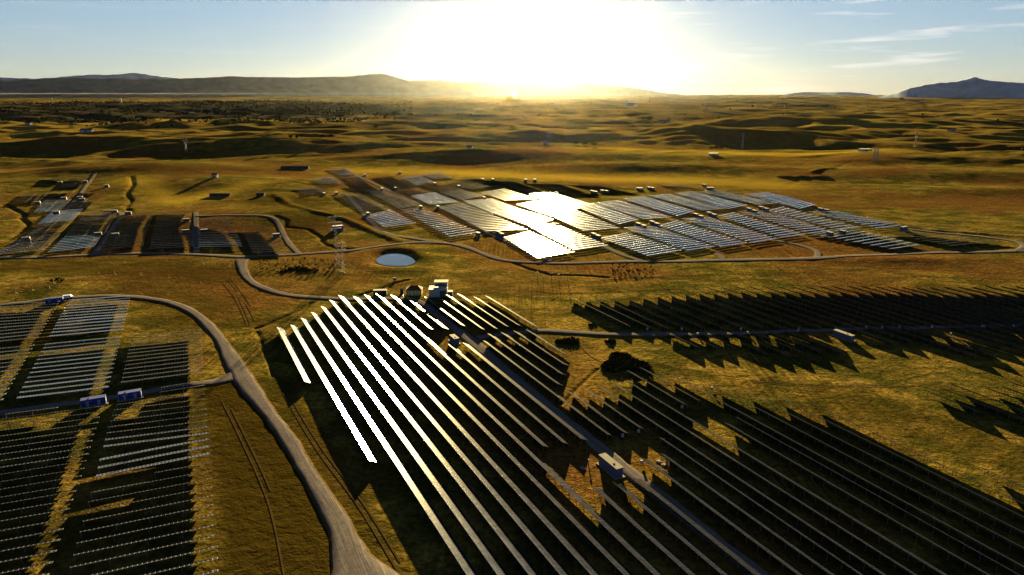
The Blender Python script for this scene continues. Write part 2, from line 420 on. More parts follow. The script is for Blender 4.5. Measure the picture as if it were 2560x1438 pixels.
# ------------------------------------------------------------------ the ground
def build_ground():
    d = 18.0; rs = []
    while d < 34000:
        rs.append(d)
        d += max(.35, min(.00075 * d * d / CAM_H, .0065 * d))
    rs = np.array(rs)
    az = np.concatenate([np.linspace(-75, -42, 40, endpoint=False), np.linspace(-42, 42, 520, endpoint=False), np.linspace(42, 75, 41)])
    A, RR = np.meshgrid(np.radians(az), rs)
    X = RR * np.sin(A); Y = RR * np.cos(A); Z = height(X, Y)
    nr, na = X.shape
    V = np.stack([X, Y, Z], -1).reshape(-1, 3).astype('f')
    i = np.arange(nr * na).reshape(nr, na)
    Fq = np.stack([i[:-1, :-1], i[:-1, 1:], i[1:, 1:], i[1:, :-1]], -1).reshape(-1, 4)[:, ::-1]
    me = bpy.data.meshes.new('ground')
    me.vertices.add(len(V)); me.vertices.foreach_set('co', V.ravel())
    me.loops.add(Fq.size); me.loops.foreach_set('vertex_index', Fq.ravel().astype('i'))
    me.polygons.add(len(Fq)); me.polygons.foreach_set('loop_start', np.arange(0, Fq.size, 4, dtype='i'))
    me.update(calc_edges=True)
    me.polygons.foreach_set('use_smooth', np.ones(len(Fq), bool))
    # woodland and scrub cover on the distant slopes
    r = np.hypot(X, Y)
    n1 = fbm(X / 420 + 31, Y / 260 + 2, 4)
    wood = sstep(.85, .5, np.hypot((X + 2500) / 3300, (Y - 4800) / 2600)) * .9
    band = sstep(7000, 11000, r) * .45
    s = np.clip((n1 - .5) * 5 + (wood * 2.6 - .6), 0, 1) * (wood > .05) + band * np.clip((n1 - .42) * 6, 0, 1) + .6 * sstep(2000, 4000, r) * np.clip((n1 - .62) * 10, 0, 1)
    a = me.attributes.new('scrub', 'FLOAT', 'POINT'); a.data.foreach_set('value', np.clip(s, 0, .95).ravel().astype('f'))
    gd = np.zeros_like(X)
    for pts, w in ((P0([(880, 428), (1100, 432), (1300, 440), (1500, 446), (1720, 452), (1930, 462)]), 45), (P0([(1500, 380), (1900, 395), (2300, 385)]), 60),
                   (P0([(330, 455), (440, 505), (640, 470)]), 22)):
        gd = np.maximum(gd, np.exp(-(poly_dist(X, Y, pts) / w) ** 2) * .75)
    gd = gd * (.6 + .8 * (fbm(X / 60, Y / 60, 2)))
    a = me.attributes.new('gold', 'FLOAT', 'POINT'); a.data.foreach_set('value', np.clip(gd, 0, 1).ravel().astype('f'))
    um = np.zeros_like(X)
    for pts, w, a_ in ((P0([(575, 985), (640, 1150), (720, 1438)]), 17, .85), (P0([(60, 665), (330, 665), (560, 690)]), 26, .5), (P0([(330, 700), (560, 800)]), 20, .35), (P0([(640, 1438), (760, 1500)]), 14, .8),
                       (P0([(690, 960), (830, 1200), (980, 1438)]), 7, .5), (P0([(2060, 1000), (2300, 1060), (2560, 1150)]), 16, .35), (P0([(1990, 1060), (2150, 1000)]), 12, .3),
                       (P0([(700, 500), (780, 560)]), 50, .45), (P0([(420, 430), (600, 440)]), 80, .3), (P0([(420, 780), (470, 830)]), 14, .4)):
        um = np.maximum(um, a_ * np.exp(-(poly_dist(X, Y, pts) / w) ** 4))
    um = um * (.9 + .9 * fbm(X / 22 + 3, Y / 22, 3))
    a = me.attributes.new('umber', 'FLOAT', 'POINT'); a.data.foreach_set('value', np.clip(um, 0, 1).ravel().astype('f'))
    o = link('ground', me, M['ground']); tag(o, kind='structure')
build_ground()

# pond water
b = MB(); n = 48; ring = []
for i in range(n):
    th = 2 * math.pi * i / n; rr = 15.6 / (1 + .10 * math.sin(2 * th + 1) + .05 * math.sin(3 * th))
    dy = rr * math.sin(th); ring.append((POND[0] + rr * math.cos(th) - .15 * dy, POND[1] + dy * 1.15, -1.25))
b.face(ring); o = b.build('pond_water', M['water']); tag(o, kind='structure')

# ------------------------------------------------------------------ gravel roads
def smooth_path(pts, step):
    P = [np.array(p, float) for p in pts]; out = []
    for i in range(len(P) - 1):
        p0 = P[max(0, i - 1)]; p1 = P[i]; p2 = P[i + 1]; p3 = P[min(len(P) - 1, i + 2)]
        n_ = max(2, int(np.linalg.norm((p2 - p1)[:2]) / step))
        for j in range(n_):
            t = j / n_
            out.append(.5 * ((2 * p1) + (-p0 + p2) * t + (2 * p0 - 5 * p1 + 4 * p2 - p3) * t * t + (-p0 + 3 * p1 - 3 * p2 + p3) * t ** 3))
    out.append(P[-1]); return out
def road(name, px, width, lift=.35, step=5.0):
    pts = []
    for p in px:
        w = p[2] if len(p) > 2 else width
        g_ = G0(p[0], p[1]); pts.append((g_[0], g_[1], w))
    pts = smooth_path(pts, step)
    P = np.array(pts); T = np.gradient(P[:, :2], axis=0); T /= np.linalg.norm(T, axis=1)[:, None] + 1e-9
    Nn = np.stack([-T[:, 1], T[:, 0]], 1)
    s = np.concatenate([[0], np.cumsum(np.linalg.norm(np.diff(P[:, :2], axis=0), axis=1))])
    offs = [-.5, -.25, 0, .25, .5]
    zc = height(P[:, 0], P[:, 1])
    zc = np.convolve(np.pad(zc, 2, 'edge'), np.ones(5) / 5, 'valid')
    b = MB()
    rows = []
    for i in range(len(P)):
        w = P[i, 2] * (1 + .05 * math.sin(s[i] * .13 + 2) + .04 * math.sin(s[i] * .37))
        q = []
        for o_ in offs:
            jt = (vnoise(np.array([s[i] * .31 + 7 * o_ + px[0][0]]), np.array([o_]))[0] - .5) * .9 if abs(o_) > .4 else 0.
            x, y = P[i, :2] + Nn[i] * (o_ * w + jt)
            q.append((x, y, max(zc[i], hz(x, y)) + lift + .05 * (1 - 4 * o_ * o_)))
        sh = []
        for sg in (-1, 1):
            x, y = P[i, :2] + Nn[i] * sg * (w * .5 + .9 + lift)
            sh.append((x, y, hz(x, y) - .3))
        rows.append((q, sh, w))
    for i in range(len(rows) - 1):
        q, sh, w = rows[i]; q2, sh2, w2 = rows[i + 1]
        for j in range(4):
            b.face([q[j + 1], q[j], q2[j], q2[j + 1]][::-1] if False else [q[j], q[j + 1], q2[j + 1], q2[j]][::-1],
                   [(s[i], offs[j] * w), (s[i], offs[j + 1] * w), (s[i + 1], offs[j + 1] * w2), (s[i + 1], offs[j] * w2)][::-1])
        b.face([sh[0], sh2[0], q2[0], q[0]], mi=1); b.face([q[4], q2[4], sh2[1], sh[1]], mi=1)
    o = b.build(name, [M['gravel'], M['bank']])
    bm = bmesh.new(); bm.from_mesh(o.data); bmesh.ops.remove_doubles(bm, verts=bm.verts, dist=.01)
    bmesh.ops.recalc_face_normals(bm, faces=bm.faces)
    if sum(f.normal.z for f in bm.faces) < 0: bmesh.ops.reverse_faces(bm, faces=bm.faces)
    for f in bm.faces: f.smooth = True
    bm.to_mesh(o.data); bm.free()
    tag(o, kind='structure'); return o
road('gravel_road', [(922, 1500, 20), (897, 1438, 14.5), (878, 1395, 9.5), (860, 1345, 6.6), (836, 1290, 5.6), (800, 1230), (762, 1168), (722, 1100), (685, 1050), (650, 1004, 5.5), (614, 955, 7.5),
                     (590, 915, 7.5), (568, 878, 5.5), (548, 845), (520, 812), (488, 785), (448, 764), (400, 751), (340, 743), (270, 740), (210, 743), (130, 748), (60, 757), (0, 763), (-120, 776)], 4.6, .4, 3)
road('gravel_road', [(606, 930, 8.0), (575, 945, 8.0), (530, 957, 5.4), (480, 961), (420, 970), (340, 986), (250, 999), (140, 1013), (60, 1024), (0, 1034), (-120, 1058)], 4.2, .36, 3)
road('gravel_road', [(606, 650, 9), (606, 668, 6.5), (616, 692), (640, 712), (680, 728), (730, 739), (800, 745), (880, 749), (960, 748), (1025, 750), (1062, 762), (1090, 786), (1130, 816), (1164, 842, 6), (1204, 873, 6), (1240, 904),
                     (1290, 948), (1340, 990), (1400, 1040), (1470, 1096), (1535, 1148), (1600, 1200), (1650, 1240), (1720, 1296), (1800, 1360), (1900, 1440), (1990, 1512)], 4.8, .34, 3.5)
road('gravel_road', [(-60, 646), (0, 645), (120, 643), (240, 637), (360, 634), (490, 637), (600, 643), (650, 640), (730, 637), (800, 632), (870, 628), (930, 620), (980, 614), (1040, 607), (1110, 608), (1170, 620), (1215, 638),
                     (1262, 652), (1330, 657), (1420, 659), (1560, 655), (1700, 654), (1800, 651, 7), (1900, 650, 7), (2040, 648, 7), (2120, 643), (2220, 640), (2330, 633), (2430, 632), (2560, 628), (2700, 620)], 5.5, .3, 7)
road('gravel_road', [(1192, 846, 6), (1228, 841), (1285, 835), (1330, 829), (1370, 828), (1430, 831), (1520, 836), (1640, 837), (1800, 836), (1920, 831), (2040, 827), (2140, 823), (2280, 820), (2420, 817), (2560, 812), (2720, 806)], 4.2, .38, 5)
road('gravel_road', [(865, 487), (885, 510), (905, 535), (925, 556), (950, 576), (985, 590), (1040, 598), (1075, 604)], 5.0, .3, 7)
road('gravel_road', [(490, 540), (490, 570), (489, 600), (492, 634)], 4.5, .3, 7)
road('gravel_road', [(492, 551), (540, 551), (600, 552), (660, 553), (690, 560), (705, 582), (725, 612), (748, 635)], 4.5, .3, 7)
road('gravel_road', [(236, 637), (262, 600), (290, 560), (304, 540), (290, 530), (255, 526)], 4.5, .3, 8)
road('gravel_road', [(240, 446), (215, 470), (190, 500), (130, 550), (60, 596), (0, 632)], 4.5, .3, 10)
road('gravel_road', [(1380, 655), (1340, 640), (1300, 622), (1250, 597), (1200, 577)], 4.0, .3, 8)
road('gravel_road', [(1610, 655), (1560, 640), (1510, 617), (1490, 600)], 4.5, .3, 8)
road('gravel_road', [(1810, 651), (1800, 640), (1785, 632)], 5, .3, 8)
road('gravel_road', [(2040, 648), (2046, 636), (2035, 625), (1990, 612), (1940, 603)], 4.5, .3, 8)
road('gravel_road', [(2260, 572), (2350, 583), (2450, 592), (2545, 606), (2558, 620), (2530, 630)], 5, .3, 9)
road('gravel_road', [(1030, 495), (1100, 520), (1180, 556), (1250, 590)], 4.0, .3, 10)
road('gravel_road', [(860, 424), (905, 448), (980, 480), (1030, 495)], 4.0, .3, 12)

def rut(px, off, w=.55):
    base = smooth_path([tuple(G0(*p)) for p in px], 2.5); P = np.array(base); T = np.gradient(P, axis=0); T /= np.linalg.norm(T, axis=1)[:, None] + 1e-9
    Nn = np.stack([-T[:, 1], T[:, 0]], 1); b = MB()
    A = P + Nn * (off - w / 2); B = P + Nn * (off + w / 2); za = height(A[:, 0], A[:, 1]) + .10; zb = height(B[:, 0], B[:, 1]) + .10
    for i in range(len(P) - 1):
        if vnoise(np.array([i * .09 + px[0][0]]), np.array([off]))[0] < .40: continue
        b.face([(*B[i], zb[i]), (*B[i + 1], zb[i + 1]), (*A[i + 1], za[i + 1]), (*A[i], za[i])][::-1])
    o = b.build('dirt_path', M['rut']); tag(o, kind='structure')
for px_ in ([(548, 690), (590, 745), (612, 790), (622, 815)], [(566, 690), (612, 750), (640, 800)], [(700, 960), (790, 1110), (900, 1260), (1010, 1438)], [(560, 1000), (620, 1120), (680, 1260), (720, 1438)],
            [(1500, 700), (1700, 690), (1950, 684), (2250, 690), (2560, 700)], [(1900, 690), (2100, 676), (2300, 672), (2560, 690)], [(1430, 835), (1500, 900), (1620, 905), (1800, 945), (2100, 965), (2300, 960)],
            [(1060, 745), (1180, 735), (1300, 725), (1420, 735), (1700, 722)], [(0, 700), (180, 690), (400, 676), (560, 672)], [(1930, 470), (2150, 500), (2560, 560)], [(1960, 462), (2050, 440), (2110, 415), (2160, 405)]):
    for off_ in (-.9, .9): rut(px_, off_)

# ------------------------------------------------------------------ rows of panels
VPA = math.atan((390 - 1280) / (F_PX / CP))          # heading of the fixed rows
RDIR = np.array([math.sin(VPA), math.cos(VPA)]); UDIR = np.array([RDIR[1], -RDIR[0]])
def strip(P, Q, wdir, width, tilt, hub, m, thick=.05, step=9.0):
    """stations of a tilted strip between P and Q that follows the ground. wdir: level unit vector towards the low edge"""
    P = np.array(P[:2], float); Q = np.array(Q[:2], float); Ln = np.linalg.norm(Q - P); n_ = max(2, int(Ln / step) + 1)
    ts = np.linspace(0, 1, n_); C = P[None] + (Q - P)[None] * ts[:, None]
    zc = height(C[:, 0], C[:, 1])
    if n_ > 6: zc = np.convolve(np.pad(zc, 2, 'edge'), np.ones(5) / 5, 'valid')
    z = zc + hub
    c_, s_ = math.cos(R(tilt)) * width / 2, math.sin(R(tilt)) * width / 2
    d = np.array([wdir[0], wdir[1]])
    hi = np.column_stack([C - d * c_, z + s_]); lo = np.column_stack([C + d * c_, z - s_])
    nrm = np.array([d[0] * math.sin(R(tilt)), d[1] * math.sin(R(tilt)), math.cos(R(tilt))]) * thick
    return C, z, hi, lo, nrm, ts * Ln
def panel_mesh(b, C, z, hi, lo, nrm, s, width, gap_at=None):
    n_ = len(s)
    for i in range(n_ - 1):
        a, b2, c_, d = hi[i], hi[i + 1], lo[i + 1], lo[i]
        uv = [(s[i], 0), (s[i + 1], 0), (s[i + 1], width), (s[i], width)]
        top = [a, b2, c_, d]; e1 = np.subtract(b2, a); e2 = np.subtract(d, a); up = np.cross(e1, e2)[2] > 0
        b.face(top if up else top[::-1], uv if up else uv[::-1], 0)
        bot = [p - nrm for p in top]; b.face(bot[::-1] if up else bot, mi=1)
        b.face([a, b2, b2 - nrm, a - nrm], mi=1); b.face([d, c_, c_ - nrm, d - nrm], mi=1)
    for e in (0, n_ - 1): b.face([hi[e], lo[e], lo[e] - nrm, hi[e] - nrm], mi=1)

GRP_FIX = 'fixed rows of tilted solar panels'
GRP_TRK = 'low tracking rows of solar panels'
def solar_table(P, Q, label, width=3.9, tilt=27., hub=1.75, boxend=False):
    C, z, hi, lo, nrm, s = strip(P, Q, UDIR, width, tilt, hub, None)
    org = Vector((C[0][0], C[0][1], z[0] - hub))
    e = empty('solar_table', org)
    tag(e, label, 'solar panel row', GRP_FIX)
    o3 = np.array(org)
    b = MB(); panel_mesh(b, C, z, hi - o3, lo - o3, nrm, s, width); b.build('module_panel', [M['fixed'], M['shadedback']], e)
    b = MB(); Ln = s[-1]; n_ = max(2, int(Ln / 4.2))
    for i in range(n_ + 1):
        t = min(.998, max(.002, i / n_)) * Ln
        j = min(len(s) - 2, int(np.searchsorted(s, t) - 1)); j = max(0, j); f = (t - s[j]) / (s[j + 1] - s[j])
        H_ = hi[j] * (1 - f) + hi[j + 1] * f; L_ = lo[j] * (1 - f) + lo[j + 1] * f
        for w_ in (.18, .80):
            p = H_ * (1 - w_) + L_ * w_
            g_ = org.z if len(s) < 2 else (z[j] * (1 - f) + z[j + 1] * f) - hub - .35
            b.bar((p[0] - o3[0], p[1] - o3[1], g_ - o3[2]), (p[0] - o3[0], p[1] - o3[1], p[2] - o3[2] - .10), .11)
        b.bar(H_ * .95 + L_ * .05 - o3 - nrm * 2.2, H_ * .05 + L_ * .95 - o3 - nrm * 2.2, .09)
    for w_ in (.18, .80):
        for j in range(len(s) - 1):
            p = (hi[j] * (1 - w_) + lo[j] * w_) - o3 - nrm * 2; q = (hi[j + 1] * (1 - w_) + lo[j + 1] * w_) - o3 - nrm * 2
            b.bar(p, q, .10)
    b.build('support_frame', M['steel'], e)
    if boxend:
        p = hi[0] - o3 if boxend == 'start' else hi[-1] - o3
        g_ = hz(p[0] + o3[0], p[1] + o3[1]) - o3[2]
        b = MB(); b.box(p[0] - .45, p[0] + .45, p[1] - .3, p[1] + .3, g_ + .5, g_ + 1.7); b.build('combiner_box', M['white'], e)
    return e
def tracker_row(P, Q, label, width=2.1, tilt=8., hub=1.95, detail=True, mkey='track'):
    C, z, hi, lo, nrm, s = strip(P, Q, RDIR, width, tilt, hub, None, step=12.)
    org = Vector((C[0][0], C[0][1], z[0] - hub)); o3 = np.array(org)
    if detail:
        e = empty('solar_tracker', org); tag(e, label, 'solar tracker row', GRP_TRK)
        b = MB(); panel_mesh(b, C, z, hi - o3, lo - o3, nrm, s, width); b.build('module_panel', [M[mkey], M['shadedback']], e)
        b = MB()
        for i in range(len(s) - 1):
            for t in (0., .5):
                p = C[i] * (1 - t) + C[i + 1] * t; zz = z[i] * (1 - t) + z[i + 1] * t
                b.bar((p[0] - o3[0], p[1] - o3[1], zz - hub - .3 - o3[2]), (p[0] - o3[0], p[1] - o3[1], zz - .12 - o3[2]), .13)
            b.bar((C[i][0] - o3[0], C[i][1] - o3[1], z[i] - .13 - o3[2]), (C[i + 1][0] - o3[0], C[i + 1][1] - o3[1], z[i + 1] - .13 - o3[2]), .12)
        b.build('torque_tube_frame', M['steel'], e)
        return e
    b = MB(); panel_mesh(b, C, z, hi, lo, nrm, s, width); return b

def vp_x(px, py, y2): return 390 + (px - 390) / (py - 234.0) * (y2 - 234.0)
def table_px(px, py, y2, label, **kw):
    P = G(px, py); x2 = vp_x(px, py, y2); Q = G(x2, y2)
    return solar_table((P.x, P.y), (Q.x, Q.y), label, **kw)
# the glaring fan in the middle
C1 = [(701, 828, 966), (735, 822, 1166), (761, 805, 1480), (786, 790, 1480), (810, 775, 1480), (831, 759, 1480), (853, 747, 1480), (890, 750, 1480), (918, 746, 1480), (946, 743, 1480),
      (984, 747, 831), (1015, 747, 829)]
for i, (x, y, y2) in enumerate(C1):
    if i == 9: y2 = 1128
    lab = {0: 'short outermost glaring panel row beside its own large shadow near the brown field edge',
           1: 'bright glaring panel row that ends beside the long gravel road, second from the brown edge',
           10: 'short glaring panel row ending by the kiosk, second in from the middle gravel road',
           11: 'short glaring panel row running right along the middle gravel road beside the white warehouse'}.get(
        i, f'long golden glaring panel row, {ordw(i)} of the fan from the brown field edge')
    table_px(x, y, y2, lab)
for x, y, y2, lab in ((1128, 871, 1120, 'tilted panel row starting just below the grey kiosk, one in from the gravel road'),
                      (1164, 867, 1110, 'tilted panel row hugging the gravel road just below the grey kiosk'),
                      (1490, 1232, 1480, 'long panel row starting below the dark kiosk, outermost of three from the road'),
                      (1543, 1220, 1500, 'long panel row starting in the shadow of the dark kiosk, middle of three'),
                      (1593, 1208, 1500, 'long panel row hugging the blue shaded road below the dark kiosk')):
    table_px(x, y, y2, lab)
C2 = [(1067, 751, 822), (1098, 750, 832), (1121, 745, 830), (1149, 743, 825), (1190, 751, 822), (1218, 748, 823)]
for i, (x, y, y2) in enumerate(C2): table_px(x, y, y2, f'short bright panel row near the warehouse, {ordw(i)} across from the gravel road')
C3 = [(1215, 862, 1099), (1226, 844, 971), (1259, 841, 945), (1290, 837, 921), (1321, 834, 895)]
for i, (x, y, y2) in enumerate(C3): table_px(x, y, y2, f'panel row between road fork and thicket, {ordw(i)} across from the shaded road')
R3 = [(1425, 990, 1093), (1464, 983, 1082), (1501, 977, 1500), (1536, 969, 1500), (1570, 963, 1500), (1572, 937, 1021), (1606, 930, 1012), (1672, 942, 1500), (1787, 975, 1440), (1864, 989, 1420), (1944, 1002, 1400), (2031, 1020, 1380)]
R3 += [(1614, 1159, 1500), (1659, 1147, 1500), (1656, 1107, 1500), (1817, 1069, 1500), (1845, 1055, 1500), (2464, 1187, 1330)]
for i, (x, y, y2) in enumerate(R3):
    nm = (f'thin panel row starting below the dark thicket, {ordw(i)} across from the shaded road' if i < 12 else
          ['edge-on panel row starting where the sunlit road patch ends opposite the dark kiosk', 'edge-on panel row starting by the small concrete slabs opposite the dark kiosk', 'edge-on panel row starting at the tip of the lit ground wedge opposite the kiosk',
           'edge-on panel row starting at the sunlit gap within the large dark field, lower one', 'edge-on panel row starting at the sunlit gap within the large dark field, upper one', 'lone edge-on panel row starting beside the open ground at the lower field border'][i - 12])
    table_px(x, y, y2, nm, boxend='start' if i in (8, 12) else ('end' if i in (0, 1, 5) else False))
R4 = [(2322, 990, 1036), (2354, 981, 1110), (2381, 972, 1100), (2467, 981, 1080), (2507, 978, 1070), (2536, 969, 1050)]
for i, (x, y, y2) in enumerate(R4): table_px(x, y, y2, f'dark panel row in the small corner field, {ordw(i)} from the brown gully')
R2 = [(1670, 840, 875), (1711, 840, 875), (1750, 839, 872), (1792, 838, 890), (1834, 838, 890), (1875, 836, 887), (1920, 835, 886), (1960, 832, 887), (2000, 831, 866), (2127, 827, 862), (2169, 824, 859),
      (2210, 822, 897), (2251, 822, 897), (2337, 840, 877), (2381, 839, 877), (2377, 822, 900), (2418, 821, 905), (2460, 819, 905), (2505, 819, 905), (2547, 818, 905), (2590, 816, 905)]
for i, (x, y, y2) in enumerate(R2): table_px(x, y, y2, f'dark panel row before the straight cross road, {ordw(i)} from the thicket', boxend='start' if i % 3 == 2 else False)
T1 = [(1429, 751), (1460, 747), (1495, 747), (1530, 745), (1566, 743), (1600, 740), (1635, 736), (1669, 734), (1704, 731), (1738, 729), (1772, 727), (1806, 726), (1840, 724), (1875, 724), (1910, 724), (1946, 724), (1981, 724), (2015, 724),
      (2049, 723), (2082, 723), (2120, 722), (2154, 723), (2190, 724), (2222, 725), (2257, 726), (2292, 727), (2327, 727), (2362, 726), (2396, 725), (2432, 726), (2467, 724), (2504, 724), (2540, 724), (2576, 723), (2612, 722)]
for i, (x, y) in enumerate(T1):
    ye = 822 if i == 0 else (826 if i < 12 else 822 - .35 * (i - 12))
    table_px(x, y, ye, f'dark panel row beyond the straight cross road, {ordw(i)} from the lit meadow', boxend='end' if i in (1, 3, 6, 9, 11, 13, 15, 17, 20, 22, 24, 27) else False)

# ------------------------------------------------------------------ tracker blocks
def lerp(a, b, t): return a + (b - a) * t
def block(TL, TR, BL, BR, n, phrase, tilt, width=2.1, gap=False, hub=1.95, detail=True, mkey='track', jit=.4):
    TL, TR, BL, BR = (np.array(G(*p))[:2] for p in (TL, TR, BL, BR))
    out = []
    for i in range(n):
        t = i / (n - 1) if n > 1 else 0
        P = lerp(TL, BL, t); Q = lerp(TR, BR, t)
        tl = tilt(t) if callable(tilt) else tilt
        tl += jit * (random.random() - .5) * 2
        lab = f'{ordw(i)} row down {phrase}'
        segs = [(P, Q)] if not gap else [(P, lerp(P, Q, .495)), (lerp(P, Q, .505), Q)]
        if detail:
            r_ = tracker_row(P, Q, lab, width, tl, hub, True, mkey)
        else:
            for p, q in segs: out.append(tracker_row(p, q, lab, width, tl, hub, False, mkey))
    return out
NEAR = [
    ((-150, 775), (150, 761), (-200, 882), (98, 852), 13, 'the dark tracker block cut by the frame below the blue container', 9, 2.6),
    ((-200, 903), (87, 872), (-250, 1045), (10, 1009), 13, 'the dark tracker block at the frame edge above the shaded track', 9.5, 2.6),
    ((173, 758), (328, 747), (126, 849), (309, 832), 13, 'the silvery tracker block below the white van', 6.5, 2.6),
    ((115, 870), (304, 851), (45, 1005), (273, 977), 13, 'the middle tracker block above the two blue kiosks', 8.5, 2.6),
    ((332, 850), (504, 832), (305, 966), (511, 939), 13, 'the dim tracker block inside the bend of the gravel road', 11, 2.4),
]
for TL, TR, BL, BR, n_, ph, tl, w in NEAR: block(TL, TR, BL, BR, n_, ph, tl, w, jit=1.0)
LD = [((405, 979), (512, 962)), ((402, 991), (514, 973)), ((400, 1004), (515, 985)), ((294, 1008+14), (515, 996)), ((288, 1036), (516, 1008)), ((284, 1050), (517, 1021)), ((279, 1064), (519, 1034)), ((274, 1079), (520, 1048)), ((270, 1094), (522, 1063)),
      ((266, 1111), (523, 1078)), ((262, 1128), (524, 1094)), ((252, 1162), (525, 1109)), ((248, 1182), (527, 1127)), ((243, 1203), (528, 1145))]
for i, ((x0, y0), (x1, y1)) in enumerate(LD):
    P, Q = G(x0, y0), G(x1, y1); tracker_row(P, Q, f'{ordw(i)} row below the shaded track, block beside the open brown strip', 2.5, 16.5 if i < 9 else 12)
LD2 = [((389, 1195), (530, 1169)), ((230, 1245), (532, 1189)), ((224, 1268), (533, 1209)), ((217, 1292), (534, 1230)), ((211, 1317), (536, 1252)), ((204, 1344), (538, 1275)), ((196, 1372), (540, 1300)), ((188, 1402), (542, 1326)), ((180, 1433), (544, 1352)), ((170, 1468), (546, 1381)), ((160, 1500), (548, 1410)), ((150, 1536), (550, 1441))]
for i, ((x0, y0), (x1, y1)) in enumerate(LD2):
    P, Q = G(x0, y0), G(x1, y1); tracker_row(P, Q, f'{ordw(i)} panel row of the lowest tracker block beside the open brown strip', 2.5, 23)
LE = [(146, 1030), (262, 1026), (255, 1040), (251, 1054), (247, 1068), (242, 1083), (237, 1098), (232, 1114), (228, 1130), (223, 1147), (217, 1165), (212, 1184), (206, 1203), (200, 1223), (192, 1241), (185, 1263), (177, 1286), (169, 1311), (161, 1337), (153, 1364), (144, 1392), (135, 1421), (126, 1452)]
for i, (x1, y1) in enumerate(LE):
    sl = .13 + .08 * (y1 - 1030) / 400; x0 = -220 if i else 17; P, Q = G(x0, y1 + (x1 - x0) * sl), G(x1, y1)
    tracker_row(P, Q, f'{ordw(i)} panel row from the shaded track in the lower corner tracker block', 2.5, 17 if i < 10 else 22)

# distant blocks: corners far-left, far-right, near-left, near-right in the photograph, phrase, tilt
FARB = [
    ((1260, 600), (1325, 584), (1341, 650), (1435, 635), 13, 'the white glaring block lying nearest the perimeter road', 3.2),
    ((1325, 572), (1388, 564), (1432, 630), (1519, 618), 16, 'the block crossed by a dark shadow bar beside the white glare', 3.5),
    ((1502, 601), (1570, 588), (1616, 645), (1701, 631), 13, 'the dull block nearest the wedge of gravel on the perimeter road', 5.2),
    ((1560, 575), (1635, 572), (1714, 632), (1785, 621), 16, 'the blue block ending at the pale gravel junction', 3.5),
    ((1649, 570), (1695, 556), (1798, 622), (1865, 612), 16, 'the blue block just past the pale gravel junction', 3.5),
    ((1705, 552), (1780, 549), (1875, 612), (1940, 601), 16, 'the violet blue block above the oval gravel loop', 3.5),
    ((1797, 545), (1837, 536), (1950, 599), (2012, 591), 15, 'the lilac block second from the end of the front line', 3.5),
    ((1845, 533), (1925, 532), (2021, 589), (2075, 581), 14, 'the lilac block third from the end of the front line', 3.5),
    ((1924, 531), (1960, 521), (2090, 579), (2145, 572), 13, 'the violet block beside the pale last block of the farm', 3.5),
    ((2021, 534), (2100, 533), (2190, 575), (2250, 567), 11, 'the pale last block beside the lone end kiosk', 2.6),
    ((1377, 543), (1445, 531), (1455, 581), (1547, 574), 13, 'the lavender block directly past the white glare', 3.6),
    ((1003, 530), (1055, 523), (1122, 597), (1197, 585), 18, 'the tan block that reaches down nearest the pond', 4.6),
    ((919, 544), (980, 529), (959, 572), (1039, 562), 10, 'the small white block above the lattice pylons', 2.8),
]
for TL, TR, BL, BR, n_, ph, tl in FARB: block(TL, TR, BL, BR, n_, ph, tl, 3.1, mkey='trackfar', jit=.25, hub=2.0)
